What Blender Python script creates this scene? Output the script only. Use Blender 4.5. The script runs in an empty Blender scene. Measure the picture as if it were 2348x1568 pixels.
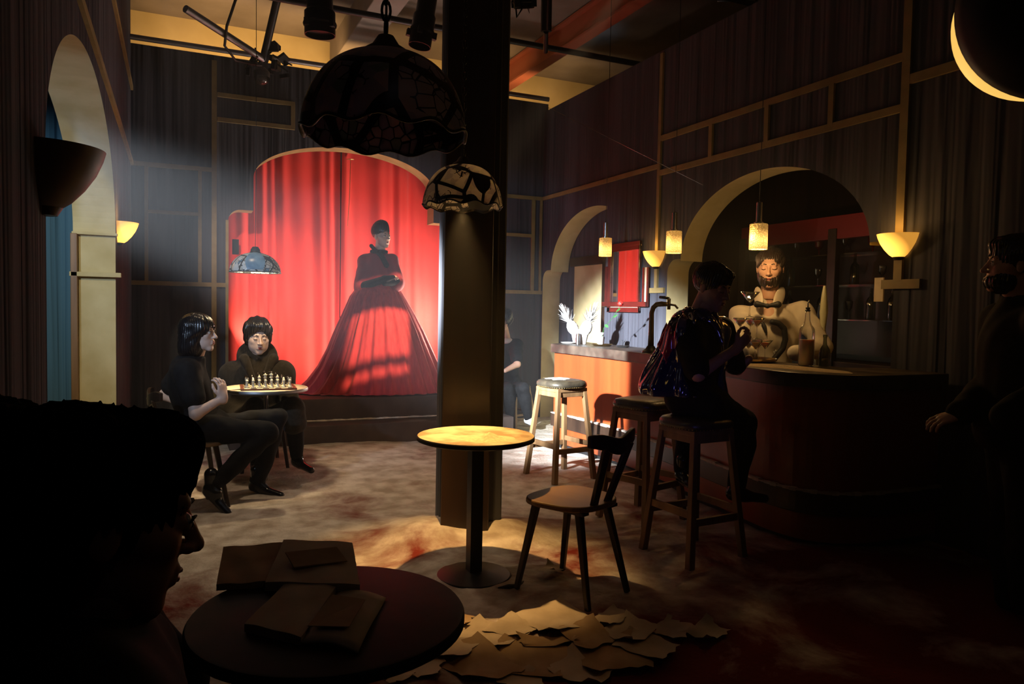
import bpy, bmesh, math, random
import numpy as np
from mathutils import Vector, Matrix, Euler

SC = bpy.context.scene
COL = SC.collection
PI = math.pi
random.seed(7)
rng = np.random.default_rng(7)

# ------------------------------------------------------------------ camera (measured from the photograph's vanishing points)
CAMH = 1.40
FPX = 1700.0
CX, CY = 1174.0, 784.0
_D = np.array([-.019, 1, .04434]); _D /= np.linalg.norm(_D)
_Y = np.array([-770., -90., 1700.]); _Y -= (_Y @ _D) * _D; _Y /= np.linalg.norm(_Y)
_Z = -_D
_X = np.cross(_Y, _Z)
RW = np.stack([_X, _Y, _Z])            # world = RW @ camera (x right, y down, z forward)
cam_d = bpy.data.cameras.new('camera')
cam_d.sensor_width = 36.0
cam_d.lens = FPX / 2348.0 * 36.0
cam_d.clip_start = 0.05
cam_d.clip_end = 60
cam = bpy.data.objects.new('camera', cam_d)
COL.objects.link(cam)
_m = Matrix([[RW[i][0], -RW[i][1], -RW[i][2]] for i in range(3)]).to_4x4()
_m.translation = Vector((0, 0, CAMH))
cam.matrix_world = _m
SC.camera = cam


def wz(px, py, h=0.0):
    """World point on the horizontal plane z = h seen at a pixel of the photograph."""
    d = RW @ np.array([px - CX, py - CY, FPX]); t = (h - CAMH) / d[2]
    return Vector((d[0] * t, d[1] * t, h))


def wx(px, py, X):
    d = RW @ np.array([px - CX, py - CY, FPX]); t = X / d[0]
    return Vector((X, d[1] * t, CAMH + d[2] * t))


def wy(px, py, Y):
    d = RW @ np.array([px - CX, py - CY, FPX]); t = Y / d[1]
    return Vector((d[0] * t, Y, CAMH + d[2] * t))


def wr(px, py, dep):
    d = RW @ np.array([px - CX, py - CY, FPX]) * dep / FPX
    return Vector((d[0], d[1], CAMH + d[2]))


# ------------------------------------------------------------------ view, world
SC.view_settings.view_transform = 'Standard'
SC.view_settings.look = 'None'
SC.view_settings.gamma = 1.0
SC.view_settings.exposure = 0.0
SC.view_settings.use_curve_mapping = False
world = bpy.data.worlds.new('world')
SC.world = world
world.use_nodes = True
_bg = world.node_tree.nodes['Background']
_bg.inputs[0].default_value = (.55, .6, .8, 1)
_bg.inputs[1].default_value = 0.0010
SC.cycles.use_denoising = True
SC.cycles.max_bounces = 5
SC.cycles.diffuse_bounces = 2
SC.cycles.glossy_bounces = 3
SC.cycles.transmission_bounces = 5
SC.cycles.transparent_max_bounces = 10
SC.cycles.volume_bounces = 0
SC.cycles.caustics_reflective = False
SC.cycles.caustics_refractive = False
SC.cycles.sample_clamp_indirect = 2.0
SC.cycles.use_light_tree = True
SC.cycles.use_adaptive_sampling = True
SC.cycles.adaptive_threshold = 0.05


def light(name, kind, loc, energy, color, target=None, size=.1, cone=30, blend=.3, shape=None, size_y=None):
    d = bpy.data.lights.new(name, kind)
    d.energy = energy
    d.color = color
    if kind == 'SPOT':
        d.spot_size = math.radians(cone); d.spot_blend = blend; d.shadow_soft_size = size
    elif kind == 'POINT':
        d.shadow_soft_size = size
    elif kind == 'AREA':
        d.size = size
        if size_y: d.shape = 'RECTANGLE'; d.size_y = size_y
    o = bpy.data.objects.new(name, d)
    o.location = loc
    if target is not None:
        o.rotation_euler = (Vector(target) - Vector(loc)).to_track_quat('-Z', 'Y').to_euler()
    COL.objects.link(o)
    return o


WARM = (1.0, .62, .25)
# stage lights of the place, and one added fill
light('profile_spot_light', 'SPOT', (-1.5, 3.25, 2.30), 15000, (.86, .93, 1.0), (3.44, 6.28, .86), .07, 23, .75)
light('haze_wash_light', 'SPOT', (-1.8, 2.9, 2.5), 260, (.55, .72, 1.0), (2.0, 7.8, 2.0), .05, 60, .6)
light('arch_lamp_light', 'SPOT', (-1.0, 2.9, 3.2), 190, (1, .86, .55), (-.62, 6.4, 1.5), .05, 44, .7)
light('curtain_yard_light', 'SPOT', (-2.2, 5.2, 3.0), 60, (.6, .85, 1), (-1.0, 7.5, 1.9), .05, 50, .7)
light('stage_flood_right', 'AREA', (3.02, 8.34, 1.1), 75, (1, .74, .60), (1.35, 8.98, 1.55), .4)
light('stage_flood_left', 'AREA', (.66, 8.78, 1.0), 9, (1, .74, .60), (1.6, 8.99, 1.5), .2)
light('stage_head_light', 'SPOT', (1.5, 8.75, 4.2), 260, (1, .74, .62), (1.6, 8.98, 1.4), .05, 70, .8)
light('curtain_front_light', 'SPOT', (-.2, 5.6, 3.9), 470, (1, .74, .60), (1.02, 9.0, 1.55), .05, 25, .95)
light('stage_footlight', 'AREA', (1.95, 8.70, .52), 15, (1, .74, .60), (1.9, 9.0, 1.5), .9, size_y=.06)
light('dress_spot_light', 'SPOT', (3.2, 4.4, 4.2), 2600, (1, .66, .36), (2.08, 7.65, 1.27), .005, 17, .1)
light('floor_wash_light', 'SPOT', (-.1, 5.2, 4.6), 120, (1, .74, .48), (1.05, 5.15, 0), .1, 54, .8)
light('yard_worklight', 'AREA', (1.0, 9.35, 4.2), 24, (1, .58, .22), (1.0, 10.0, 4.6), 2.6, size_y=.3)
light('yard_worklight', 'AREA', (4.2, 9.35, 4.2), 12, (1, .58, .22), (4.2, 10.0, 4.6), 2.2, size_y=.3)
light('rig_red_light', 'SPOT', (2.9, 3.6, 3.9), 8, (1, .30, .18), (3.6, 6.4, 5.0), .1, 90, .9)
light('rig_blue_light', 'SPOT', (4.9, 8.2, 4.2), 1.6, (.3, .7, 1.0), (4.7, 8.4, 5.0), .1, 90, .9)
light('paper_spot_light', 'SPOT', (.5, 2.0, 3.9), 17, (1, .46, .20), (1.16, 2.78, 0), .04, 23, .9)
light('added_fill_light', 'POINT', (1.2, -.9, 4.3), 1.5, (.85, .72, .85), None, .2)  # added dim fill behind the camera, stands for no fixture of the room
light('blue_led_light', 'SPOT', (.9, 1.0, .55), 13, (.25, .22, 1.0), (2.55, 3.5, 1.0), .22, 20, .5)
light('back_bar_light', 'SPOT', (4.75, 4.3, 2.85), 2.2, (1, .62, .35), (5.15, 4.6, 1.5), .05, 110, .8)

# ------------------------------------------------------------------ materials
MAT = {}


def mat(name, col=(.5, .5, .5), rough=.6, metal=0, spec=.5, emit=None, es=0, trans=0, alpha=1, coat=0, sheen=0, sss=0):
    if name in MAT: return MAT[name]
    m = bpy.data.materials.new(name); m.use_nodes = True
    b = m.node_tree.nodes['Principled BSDF']
    b.inputs['Base Color'].default_value = (*col, 1)
    b.inputs['Roughness'].default_value = rough
    b.inputs['Metallic'].default_value = metal
    b.inputs['Specular IOR Level'].default_value = spec
    if emit: b.inputs['Emission Color'].default_value = (*emit, 1); b.inputs['Emission Strength'].default_value = es
    b.inputs['Transmission Weight'].default_value = trans
    b.inputs['Alpha'].default_value = alpha
    b.inputs['Coat Weight'].default_value = coat
    b.inputs['Sheen Weight'].default_value = sheen
    if sss: b.inputs['Subsurface Weight'].default_value = sss; b.inputs['Subsurface Scale'].default_value = .01
    MAT[name] = m
    return m


def noisy(m, c1, c2, scale=8, detail=5, lo=.35, hi=.65, stretch=(1, 1, 1), bump=0, bscale=None, coords='Object', bdist=.01):
    """Mix two colours of the thing itself by noise, with an optional bump."""
    nt = m.node_tree; N = nt.nodes; L = nt.links; b = N['Principled BSDF']
    tc = N.new('ShaderNodeTexCoord'); mp = N.new('ShaderNodeMapping'); mp.inputs['Scale'].default_value = stretch
    L.new(tc.outputs[coords], mp.inputs[0])
    n = N.new('ShaderNodeTexNoise'); n.inputs['Scale'].default_value = scale; n.inputs['Detail'].default_value = detail
    L.new(mp.outputs[0], n.inputs['Vector'])
    r = N.new('ShaderNodeValToRGB'); r.color_ramp.elements[0].position = lo; r.color_ramp.elements[1].position = hi
    r.color_ramp.elements[0].color = (*c1, 1); r.color_ramp.elements[1].color = (*c2, 1)
    L.new(n.outputs['Fac'], r.inputs[0]); L.new(r.outputs[0], b.inputs['Base Color'])
    if bump:
        n2 = N.new('ShaderNodeTexNoise'); n2.inputs['Scale'].default_value = bscale or scale * 3; n2.inputs['Detail'].default_value = 6
        L.new(mp.outputs[0], n2.inputs['Vector'])
        bp = N.new('ShaderNodeBump'); bp.inputs['Strength'].default_value = bump; bp.inputs['Distance'].default_value = bdist
        L.new(n2.outputs['Fac'], bp.inputs['Height']); L.new(bp.outputs[0], b.inputs['Normal'])
    return m


noisy(mat('drape_grey', rough=.85, spec=.15, sheen=.1), (.055, .056, .068), (.085, .086, .100), 3, stretch=(1, 1, .12))
noisy(mat('wall_grey', rough=.9, spec=.1), (.046, .047, .060), (.074, .076, .094), 4, stretch=(1, 1, .1))
noisy(mat('trim_ochre', rough=.6, spec=.3), (.20, .150, .062), (.26, .20, .085), 9)
noisy(mat('plaster_ochre', rough=.75, spec=.25), (.52, .42, .20), (.62, .52, .28), 5, bump=.1)
noisy(mat('ceiling_plaster', rough=.95, spec=.1), (.22, .19, .17), (.30, .26, .24), 2)
noisy(mat('yellow_wall', rough=.9, spec=.1), (.62, .50, .26), (.72, .60, .34), 2.5)
mat('black', (.008, .008, .009), .6)
mat('black_gloss', (.006, .006, .008), .18)
mat('black_metal', (.02, .02, .022), .38, .6)
mat('steel', (.55, .55, .56), .25, 1)
mat('dull_steel', (.22, .22, .23), .45, 1)
mat('brass', (.55, .38, .14), .3, 1)
mat('gold_tray', (.65, .48, .25), .18, 1)
mat('lead', (.010, .009, .008), .5, .3)
mat('red_beam', (.42, .12, .07), .7)
noisy(mat('dark_wood', rough=.35, spec=.5), (.020, .011, .007), (.045, .024, .014), 6, stretch=(1, 1, .15))
noisy(mat('bar_panel', rough=.28, spec=.5), (.24, .038, .011), (.32, .060, .016), 5, stretch=(1, 1, .08))
noisy(mat('bar_top', rough=.4, spec=.4), (.030, .020, .015), (.10, .075, .055), 5, bump=.1)
noisy(mat('stool_wood', rough=.5), (.16, .082, .034), (.27, .15, .065), 14, stretch=(1, 1, .1))
noisy(mat('leather', rough=.35), (.035, .028, .02), (.06, .048, .03), 20, bump=.2)
noisy(mat('sand', rough=.95, spec=.1), (.50, .44, .36), (.70, .64, .54), 20, bump=.5, bscale=120)
noisy(mat('stage_black', rough=.7), (.035, .022, .018), (.06, .04, .03), 6)
noisy(mat('paper', rough=.85, spec=.1), (.52, .42, .30), (.68, .57, .43), 7, bump=.2)
noisy(mat('paper_brown', rough=.85, spec=.1), (.36, .24, .13), (.50, .36, .22), 7, bump=.2)
mat('blue_drape', (.10, .20, .28), .9, spec=.1)
mat('skin', (.60, .35, .25), .5)
mat('skin_pale', (.70, .50, .40), .5)
mat('skin_tan', (.50, .28, .18), .5)
mat('lips', (.28, .05, .045), .35)
mat('eye_white', (.7, .68, .62), .15)
mat('iris', (.02, .015, .01), .1)
mat('hair_black', (.006, .005, .006), .28, spec=.6)
mat('hair_brown', (.022, .012, .008), .42)
mat('hair_matte', (.004, .004, .004), .95, spec=.05)
mat('brow', (.015, .009, .006), .7)
noisy(mat('cloth_black', rough=.85, spec=.15), (.006, .006, .007), (.012, .012, .013), 30)
noisy(mat('coat_wool', rough=.95, spec=.1, sheen=.1), (.028, .022, .015), (.045, .036, .025), 40, bump=.3, bscale=200)
noisy(mat('jacket_cream', rough=.8, spec=.2), (.68, .60, .48), (.76, .68, .56), 12)
mat('white_cloth', (.75, .73, .70), .8)
mat('marble', (.78, .70, .58), .35)


def clear_glass(name, tint, refl=.10):
    m = mat(name, tint, .03); nt = m.node_tree; N = nt.nodes; L = nt.links
    tr = N.new('ShaderNodeBsdfTransparent'); tr.inputs[0].default_value = (*tint, 1)
    gl = N.new('ShaderNodeBsdfGlossy'); gl.inputs['Roughness'].default_value = .04
    lw = N.new('ShaderNodeLayerWeight'); lw.inputs[0].default_value = .35
    mp = N.new('ShaderNodeMapRange'); mp.inputs['To Min'].default_value = refl * .5; mp.inputs['To Max'].default_value = .75
    L.new(lw.outputs['Fresnel'], mp.inputs['Value'])
    mx = N.new('ShaderNodeMixShader'); L.new(mp.outputs[0], mx.inputs[0]); L.new(tr.outputs[0], mx.inputs[1]); L.new(gl.outputs[0], mx.inputs[2])
    L.new(mx.outputs[0], N['Material Output'].inputs['Surface'])


clear_glass('glass', (.97, .97, .97)); clear_glass('smoke_glass', (.45, .50, .42))
mat('white_ceramic', (.85, .85, .84), .3)
mat('rose_red', (.60, .02, .015), .5)
mat('rose_green', (.03, .14, .03), .5)
mat('chess_ivory', (.80, .68, .45), .35)
mat('chess_dark', (.02, .012, .008), .3)
noisy(mat('chess_wood', rough=.35), (.10, .028, .015), (.16, .05, .025), 10)
mat('mirror', (.94, .94, .94), .01, 1)
mat('red_glass', (.5, .01, .01), .1, trans=.8)
mat('mirror_dark', (.03, .012, .010), .35)
mat('milk', (.88, .70, .50), .4, sss=.7); MAT['milk'].node_tree.nodes['Principled BSDF'].inputs['Subsurface Scale'].default_value = .03


def curtain_mat(name, c1, c2):
    m = mat(name, rough=.75, spec=.2, sheen=.15)
    return noisy(m, c1, c2, 5, stretch=(1, 1, .1))


curtain_mat('red_curtain', (.74, .042, .034), (.86, .060, .046))
noisy(mat('tulle', rough=.8, sheen=.2, alpha=.86), (.46, .02, .03), (.60, .04, .05), 12, stretch=(3, 3, .4))
mat('cape_red', (.26, .012, .022), .8, sheen=.1)
mat('vinyl', (.016, .012, .075), .10, spec=1, coat=1)
mat('vinyl_red', (.40, .010, .05), .12, spec=1, coat=1)

# ------------------------------------------------------------------ object helpers


def tag(o, label=None, cat=None, group=None, kind=None):
    if label: o['label'] = label
    if cat: o['category'] = cat
    if group: o['group'] = group
    if kind: o['kind'] = kind
    return o


def link(name, me, m=None, parent=None, smooth=False, loc=None):
    """Link a mesh as one object; with a parent the vertices are given in world space unless parent-local is intended."""
    o = bpy.data.objects.new(name, me); COL.objects.link(o)
    if m is not None:
        for mm in (m if isinstance(m, (list, tuple)) else [m]):
            me.materials.append(MAT[mm] if isinstance(mm, str) else mm)
    if parent is not None: o.parent = parent
    if loc is not None: o.location = loc
    if smooth:
        me.polygons.foreach_set('use_smooth', [True] * len(me.polygons))
    return o


def empty(name, loc=(0, 0, 0), rz=0.0, label=None, cat=None, group=None):
    o = bpy.data.objects.new(name, None); COL.objects.link(o)
    o.location = loc; o.rotation_euler = (0, 0, rz)
    o.empty_display_size = .1
    return tag(o, label, cat, group)


def copy_tree(o, parent=None):
    c = o.copy(); COL.objects.link(c)
    if parent is not None: c.parent = parent
    for ch in list(o.children): copy_tree(ch, c)
    return c


def mesh_from(verts, faces, name='m'):
    me = bpy.data.meshes.new(name); me.from_pydata([tuple(v) for v in verts], [], [tuple(f) for f in faces]); me.update()
    return me


class MB:
    """Collects shapes into one mesh."""

    def __init__(s): s.v = []; s.f = []; s.mi = []; s.cur = 0

    def add(s, vs, fs):
        o = len(s.v); s.v += [tuple(v) for v in vs]; s.f += [tuple(i + o for i in f) for f in fs]; s.mi += [s.cur] * len(fs)
        return s

    def box(s, c, d, rot=None):
        c = Vector(c); hx, hy, hz = [q / 2 for q in d]
        vs = [Vector((x, y, z)) for x in (-hx, hx) for y in (-hy, hy) for z in (-hz, hz)]
        if rot is not None: vs = [rot @ v for v in vs]
        return s.add([c + v for v in vs], [(0, 1, 3, 2), (4, 6, 7, 5), (0, 4, 5, 1), (2, 3, 7, 6), (0, 2, 6, 4), (1, 5, 7, 3)])

    def bar(s, a, b, w, h, up=(0, 0, 1), w2=None, h2=None):
        """Tapered rectangular bar from a to b."""
        a = Vector(a); b = Vector(b); t = (b - a).normalized(); u = Vector(up)
        sx = t.cross(u)
        if sx.length < 1e-4: sx = t.cross(Vector((0, 1, 0)))
        sx.normalize(); sy = sx.cross(t)
        vs = []
        for p, ww, hh in ((a, w, h), (b, w2 or w, h2 or h)):
            for i, j in ((-1, -1), (1, -1), (1, 1), (-1, 1)): vs.append(p + sx * i * ww / 2 + sy * j * hh / 2)
        return s.add(vs, [(0, 3, 2, 1), (4, 5, 6, 7), (0, 1, 5, 4), (1, 2, 6, 5), (2, 3, 7, 6), (3, 0, 4, 7)])

    def tube(s, pts, r, n=10, caps=True):
        pts = [Vector(p) for p in pts]; k = len(pts)
        rs = list(r) if hasattr(r, '__len__') else [r] * k
        t0 = (pts[1] - pts[0]).normalized(); u = t0.orthogonal().normalized(); vs = []
        for i, p in enumerate(pts):
            t = (pts[min(i + 1, k - 1)] - pts[max(i - 1, 0)]).normalized()
            u = (u - t * u.dot(t)).normalized(); w = t.cross(u)
            vs += [p + (u * math.cos(2 * PI * j / n) + w * math.sin(2 * PI * j / n)) * rs[i] for j in range(n)]
        fs = [(i * n + j, i * n + (j + 1) % n, (i + 1) * n + (j + 1) % n, (i + 1) * n + j) for i in range(k - 1) for j in range(n)]
        if caps: fs += [tuple(range(n - 1, -1, -1)), tuple((k - 1) * n + j for j in range(n))]
        return s.add(vs, fs)

    def lathe(s, prof, c=(0, 0, 0), n=32, a0=0, a1=2 * PI, sx=1, sy=1):
        c = Vector(c); full = abs(a1 - a0 - 2 * PI) < 1e-6; m = n if full else n + 1; k = len(prof)
        vs = [c + Vector((r * math.cos(a0 + (a1 - a0) * j / n) * sx, r * math.sin(a0 + (a1 - a0) * j / n) * sy, z)) for r, z in prof for j in range(m)]
        fs = [(i * m + j, i * m + (j + 1) % m, (i + 1) * m + (j + 1) % m, (i + 1) * m + j) for i in range(k - 1) for j in range(m if full else n)]
        return s.add(vs, fs)

    def prism(s, pts, z0, z1):
        n = len(pts)
        return s.add([(*p, z0) for p in pts] + [(*p, z1) for p in pts],
                     [tuple(range(n - 1, -1, -1)), tuple(range(n, 2 * n))] + [(i, (i + 1) % n, n + (i + 1) % n, n + i) for i in range(n)])

    def sphere(s, c, r, n=16, m=10, sq=(1, 1, 1)):
        c = Vector(c); vs = []; fs = []
        for i in range(m + 1):
            a = PI * i / m
            for j in range(n):
                b = 2 * PI * j / n
                vs.append(c + Vector((r * math.sin(a) * math.cos(b) * sq[0], r * math.sin(a) * math.sin(b) * sq[1], r * math.cos(a) * sq[2])))
        for i in range(m):
            for j in range(n): fs.append((i * n + j, (i + 1) * n + j, (i + 1) * n + (j + 1) % n, i * n + (j + 1) % n))
        return s.add(vs, fs)

    def build(s, name, m=None, parent=None, smooth=False, bevel=0, weld=False, loc=None, auto=None):
        me = mesh_from(s.v, s.f, name)
        if isinstance(m, (list, tuple)): me.polygons.foreach_set('material_index', s.mi)
        if weld or bevel:
            bm = bmesh.new(); bm.from_mesh(me); bmesh.ops.remove_doubles(bm, verts=bm.verts, dist=1e-5)
            bmesh.ops.recalc_face_normals(bm, faces=bm.faces)
            if bevel:
                es = [e for e in bm.edges if len(e.link_faces) == 2 and e.calc_face_angle(0) > .6]
                bmesh.ops.bevel(bm, geom=es, offset=bevel, segments=2, affect='EDGES', profile=.5, clamp_overlap=True)
            bm.to_mesh(me); bm.free()
        o = link(name, me, m, parent, smooth, loc)
        if auto:
            me.polygons.foreach_set('use_smooth', [True] * len(me.polygons))
            try: me.set_sharp_from_angle(angle=auto)
            except Exception: pass
        return o


def struct(o):
    o['kind'] = 'structure'
    return o


def sub(name, mb_or_me, m, parent, smooth=False, bevel=0, label=None, **k):
    o = mb_or_me.build(name, m, parent, smooth, bevel, **k)
    if label: o['label'] = label
    return o
# ------------------------------------------------------------------ sculpting with distance fields


def nets(fn, lo, hi, h):
    """Surface of fn = 0 as vertices and quads (surface nets)."""
    lo = np.array(lo, float); hi = np.array(hi, float)
    n = np.maximum(np.ceil((hi - lo) / h).astype(int) + 1, 3)
    ax = [lo[i] + h * np.arange(n[i]) for i in range(3)]
    B = 14                                              # blocks: only those near the surface are evaluated finely
    val = np.full(tuple(n), 1.0, np.float32)
    cb = [np.arange(0, n[i], B) for i in range(3)]
    cc = np.stack(np.meshgrid(*[lo[i] + h * (cb[i] + B / 2) for i in range(3)], indexing='ij'), -1).reshape(-1, 3)
    d0 = fn(cc)
    idx = np.stack(np.meshgrid(*cb, indexing='ij'), -1).reshape(-1, 3)
    rad = h * B * .87 * 1.35 + .02
    for q, d in zip(idx, d0):
        e = np.minimum(q + B, n)
        if abs(d) > rad:
            val[q[0]:e[0], q[1]:e[1], q[2]:e[2]] = d
            continue
        g = np.stack(np.meshgrid(*[ax[i][q[i]:e[i]] for i in range(3)], indexing='ij'), -1)
        val[q[0]:e[0], q[1]:e[1], q[2]:e[2]] = fn(g.reshape(-1, 3)).reshape(g.shape[:3])
    ins = val < 0
    c = np.zeros(tuple(n - 1), int); nx, ny, nz = n - 1
    acc = np.zeros((nx, ny, nz, 3)); cnt = np.zeros((nx, ny, nz))
    offs = [(i, j, k) for i in (0, 1) for j in (0, 1) for k in (0, 1)]
    for a in offs:
        for axx in range(3):
            if a[axx]: continue
            b = list(a); b[axx] = 1
            va = val[a[0]:a[0] + nx, a[1]:a[1] + ny, a[2]:a[2] + nz]; vb = val[b[0]:b[0] + nx, b[1]:b[1] + ny, b[2]:b[2] + nz]
            cr = (va < 0) != (vb < 0)
            t = np.where(cr, va / np.where(cr, va - vb, 1), 0)
            for d in range(3):
                acc[..., d] += np.where(cr, a[d] + (t if d == axx else 0), 0)
            cnt += cr
    on = cnt > 0
    vid = -np.ones((nx, ny, nz), int); vid[on] = np.arange(on.sum())
    ijk = np.argwhere(on)
    V = lo + h * (ijk + acc[on] / cnt[on][:, None])
    F = []
    for axx in range(3):
        o1, o2 = [(1, 2), (2, 0), (0, 1)][axx]
        sl0 = [slice(1, -1)] * 3; sl1 = [slice(1, -1)] * 3
        sl0[axx] = slice(0, -1); sl1[axx] = slice(1, None)
        a = ins[tuple(sl0)]; b = ins[tuple(sl1)]
        base = np.array([1, 1, 1]); base[axx] = 0
        for flip, mask in ((0, a & ~b), (1, ~a & b)):
            p = np.argwhere(mask) + base
            if not len(p): continue
            def g(d1, d2):
                q = p.copy(); q[:, o1] -= d1; q[:, o2] -= d2
                return vid[q[:, 0], q[:, 1], q[:, 2]]
            quad = np.stack([g(1, 1), g(0, 1), g(0, 0), g(1, 0)], 1)
            F.append(quad[:, ::-1] if flip else quad)
    F = np.concatenate(F) if F else np.zeros((0, 4), int)
    F = F[(F >= 0).all(1)]
    return V, F


def smin(a, b, k):
    h = np.clip(.5 + .5 * (b - a) / k, 0, 1)
    return b + (a - b) * h - k * h * (1 - h)


def smax(a, b, k): return -smin(-a, -b, k)


def cap(P, a, b, r1, r2=None):
    a = np.array(a, float); b = np.array(b, float); r2 = r1 if r2 is None else r2
    ba = b - a; t = np.clip((P - a) @ ba / max(ba @ ba, 1e-9), 0, 1)
    return np.linalg.norm(P - a - t[:, None] * ba, axis=1) - (r1 + (r2 - r1) * t)


def ell(P, c, r, M=None):
    q = P - np.array(c, float)
    if M is not None: q = q @ M
    r = np.array(r, float)
    k0 = np.linalg.norm(q / r, axis=1); k1 = np.linalg.norm(q / (r * r), axis=1)
    return np.where(k1 > 1e-6, k0 * (k0 - 1) / np.maximum(k1, 1e-6), -r.min())


def frame(fwd, up=(0, 0, 1)):
    """Columns: side(right), forward, up."""
    f = np.array(fwd, float); f /= np.linalg.norm(f); u = np.array(up, float)
    s = np.cross(f, u); s /= np.linalg.norm(s); u = np.cross(s, f)
    return np.stack([s, f, u], 1)


def head_sdf(q, eyes_closed=True, heavy=0.0, lean=0.0):
    """q in head space: x to the figure's right, y forward, z up, origin between the ears."""
    d = ell(q, (0, -.018, .040), (.073, .094, .080))
    d = smin(d, ell(q, (0, .028, -.022), (.060 + heavy * .012, .062, .078)), .03)
    d = smin(d, ell(q, (0, .030, -.060), (.046 + heavy * .018, .055, .042 + heavy * .01)), .025)
    d = smin(d, cap(q, (-.008, .070, -.096), (.008, .070, -.096), .016), .022)          # chin
    d = smin(d, cap(q, (-.034, .074, .034), (.034, .074, .034), .010), .016)             # brow
    ax = q.copy(); ax[:, 0] = np.abs(ax[:, 0])
    d = smin(d, cap(ax, (.040, .062, -.012), (.050, .035, -.006), .016), .02)            # cheekbones
    d = smax(d, -ell(ax, (.031, .101, .012), (.017, .020, .011)), .012)                  # sockets
    d = smin(d, ell(ax, (.031, .076, .011), (.0150, .0135, .0115)), .004)                # lids
    d = smin(d, cap(q, (0, .086, .022), (0, .110, -.020), .0065, .0095), .010)           # nose bridge
    d = smin(d, ell(q, (0, .110, -.022), (.0105, .010, .009)), .006)
    d = smin(d, ell(ax, (.012, .098, -.025), (.007, .010, .007)), .005)                  # nostril wings
    d = smin(d, cap(q, (-.012, .090, -.050), (.012, .090, -.050), .0065), .008)          # mouth mound
    d = smin(d, cap(q, (-.014, .088, -.063), (.014, .088, -.063), .0065), .008)
    d = smax(d, -cap(q, (-.020, .098, -.0565), (.020, .098, -.0565), .0022), .003)       # mouth line
    d = smin(d, ell(ax, (.076, -.008, .000), (.007, .017, .030)), .006)                  # ears
    return d


def hand_sdf(P, wrist, fwd, palm, curl=.5, side=1, spread=.12, curls=None):
    """Five fingers of unequal length, thumb leaving the side of the palm. fwd: toward the fingers, palm: palm normal."""
    f = np.array(fwd, float); f /= np.linalg.norm(f)
    n = np.array(palm, float); n -= (n @ f) * f; n /= np.linalg.norm(n)
    s = np.cross(f, n) * side                                     # toward the thumb
    w = np.array(wrist, float)
    M = np.stack([s, f, n], 1)
    d = ell(P, w + f * .048, (.041, .052, .0165), M)
    d = smin(d, cap(P, w - f * .02, w + f * .02, .025, .025), .02)
    lens = (.070, .078, .073, .058)
    for i in range(4):
        u = 1.5 - i
        base = w + f * (.088 - abs(u - .3) * .004) + s * u * .0195
        dirn = f + s * u * spread; dirn /= np.linalg.norm(dirn)
        c = (curls[i] if curls else curl)
        p = base - f * .02; ang = 0
        d = smin(d, cap(P, p, base, .0095), .006)
        p = base
        for j, (fr, rr) in enumerate(((.45, .0088), (.30, .0080), (.25, .0072))):
            ang += c * (.75 + .25 * j)
            v = dirn * math.cos(ang) + n * math.sin(ang)
            q = p + v * lens[i] * fr
            d = smin(d, cap(P, p, q, rr, rr - .0008), .0035); p = q
    ct = (curls[4] if curls else curl)
    p0 = w + f * .018 + s * .020 + n * .006; p1 = w + f * .050 + s * .044 + n * (.012 + .015 * ct)
    p2 = p1 + (f * .80 + s * (.5 - .7 * ct) + n * .6 * ct) * .033; p3 = p2 + (f * .85 + s * (.2 - .9 * ct) + n * .7 * ct) * .027
    for a, b, r1, r2 in ((p0, p1, .014, .0115), (p1, p2, .0105, .0095), (p2, p3, .0095, .0078)):
        d = smin(d, cap(P, a, b, r1, r2), .006)
    return d


def join_parts(parts, name):
    vs = []; fs = []; o = 0
    for V, F in parts:
        vs.append(V); fs.append(F + o); o += len(V)
    V = np.concatenate(vs); F = np.concatenate(fs)
    me = bpy.data.meshes.new(name)
    me.vertices.add(len(V)); me.vertices.foreach_set('co', V.astype(np.float32).ravel())
    me.loops.add(F.size); me.loops.foreach_set('vertex_index', F.astype(np.int32).ravel())
    me.polygons.add(len(F)); me.polygons.foreach_set('loop_start', np.arange(0, F.size, 4, dtype=np.int32))
    me.update(calc_edges=True); me.validate()
    me.polygons.foreach_set('use_smooth', [True] * len(me.polygons))
    return me


def sculpt(name, fn, lo, hi, h, m, parent=None, origin=(0, 0, 0)):
    """Mesh a distance field given in world space; vertices stored relative to origin."""
    V, F = nets(fn, lo, hi, h)
    me = join_parts([(V - np.array(origin, float), F)], name)
    return link(name, me, m, parent, True)


def bounds(pts, pad):
    a = np.array(pts, float)
    return a.min(0) - pad, a.max(0) + pad


def folds(P, amp, fx=22, fz=9, ph=0.0):
    return amp * (np.sin(P[:, 0] * fx + P[:, 2] * fz + ph) + np.sin(P[:, 1] * fx * .9 - P[:, 2] * fz * 1.3 + 1.7 + ph) + .6 * np.sin((P[:, 0] + P[:, 1]) * fx * 2.1 + P[:, 2] * 17 + ph))


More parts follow.
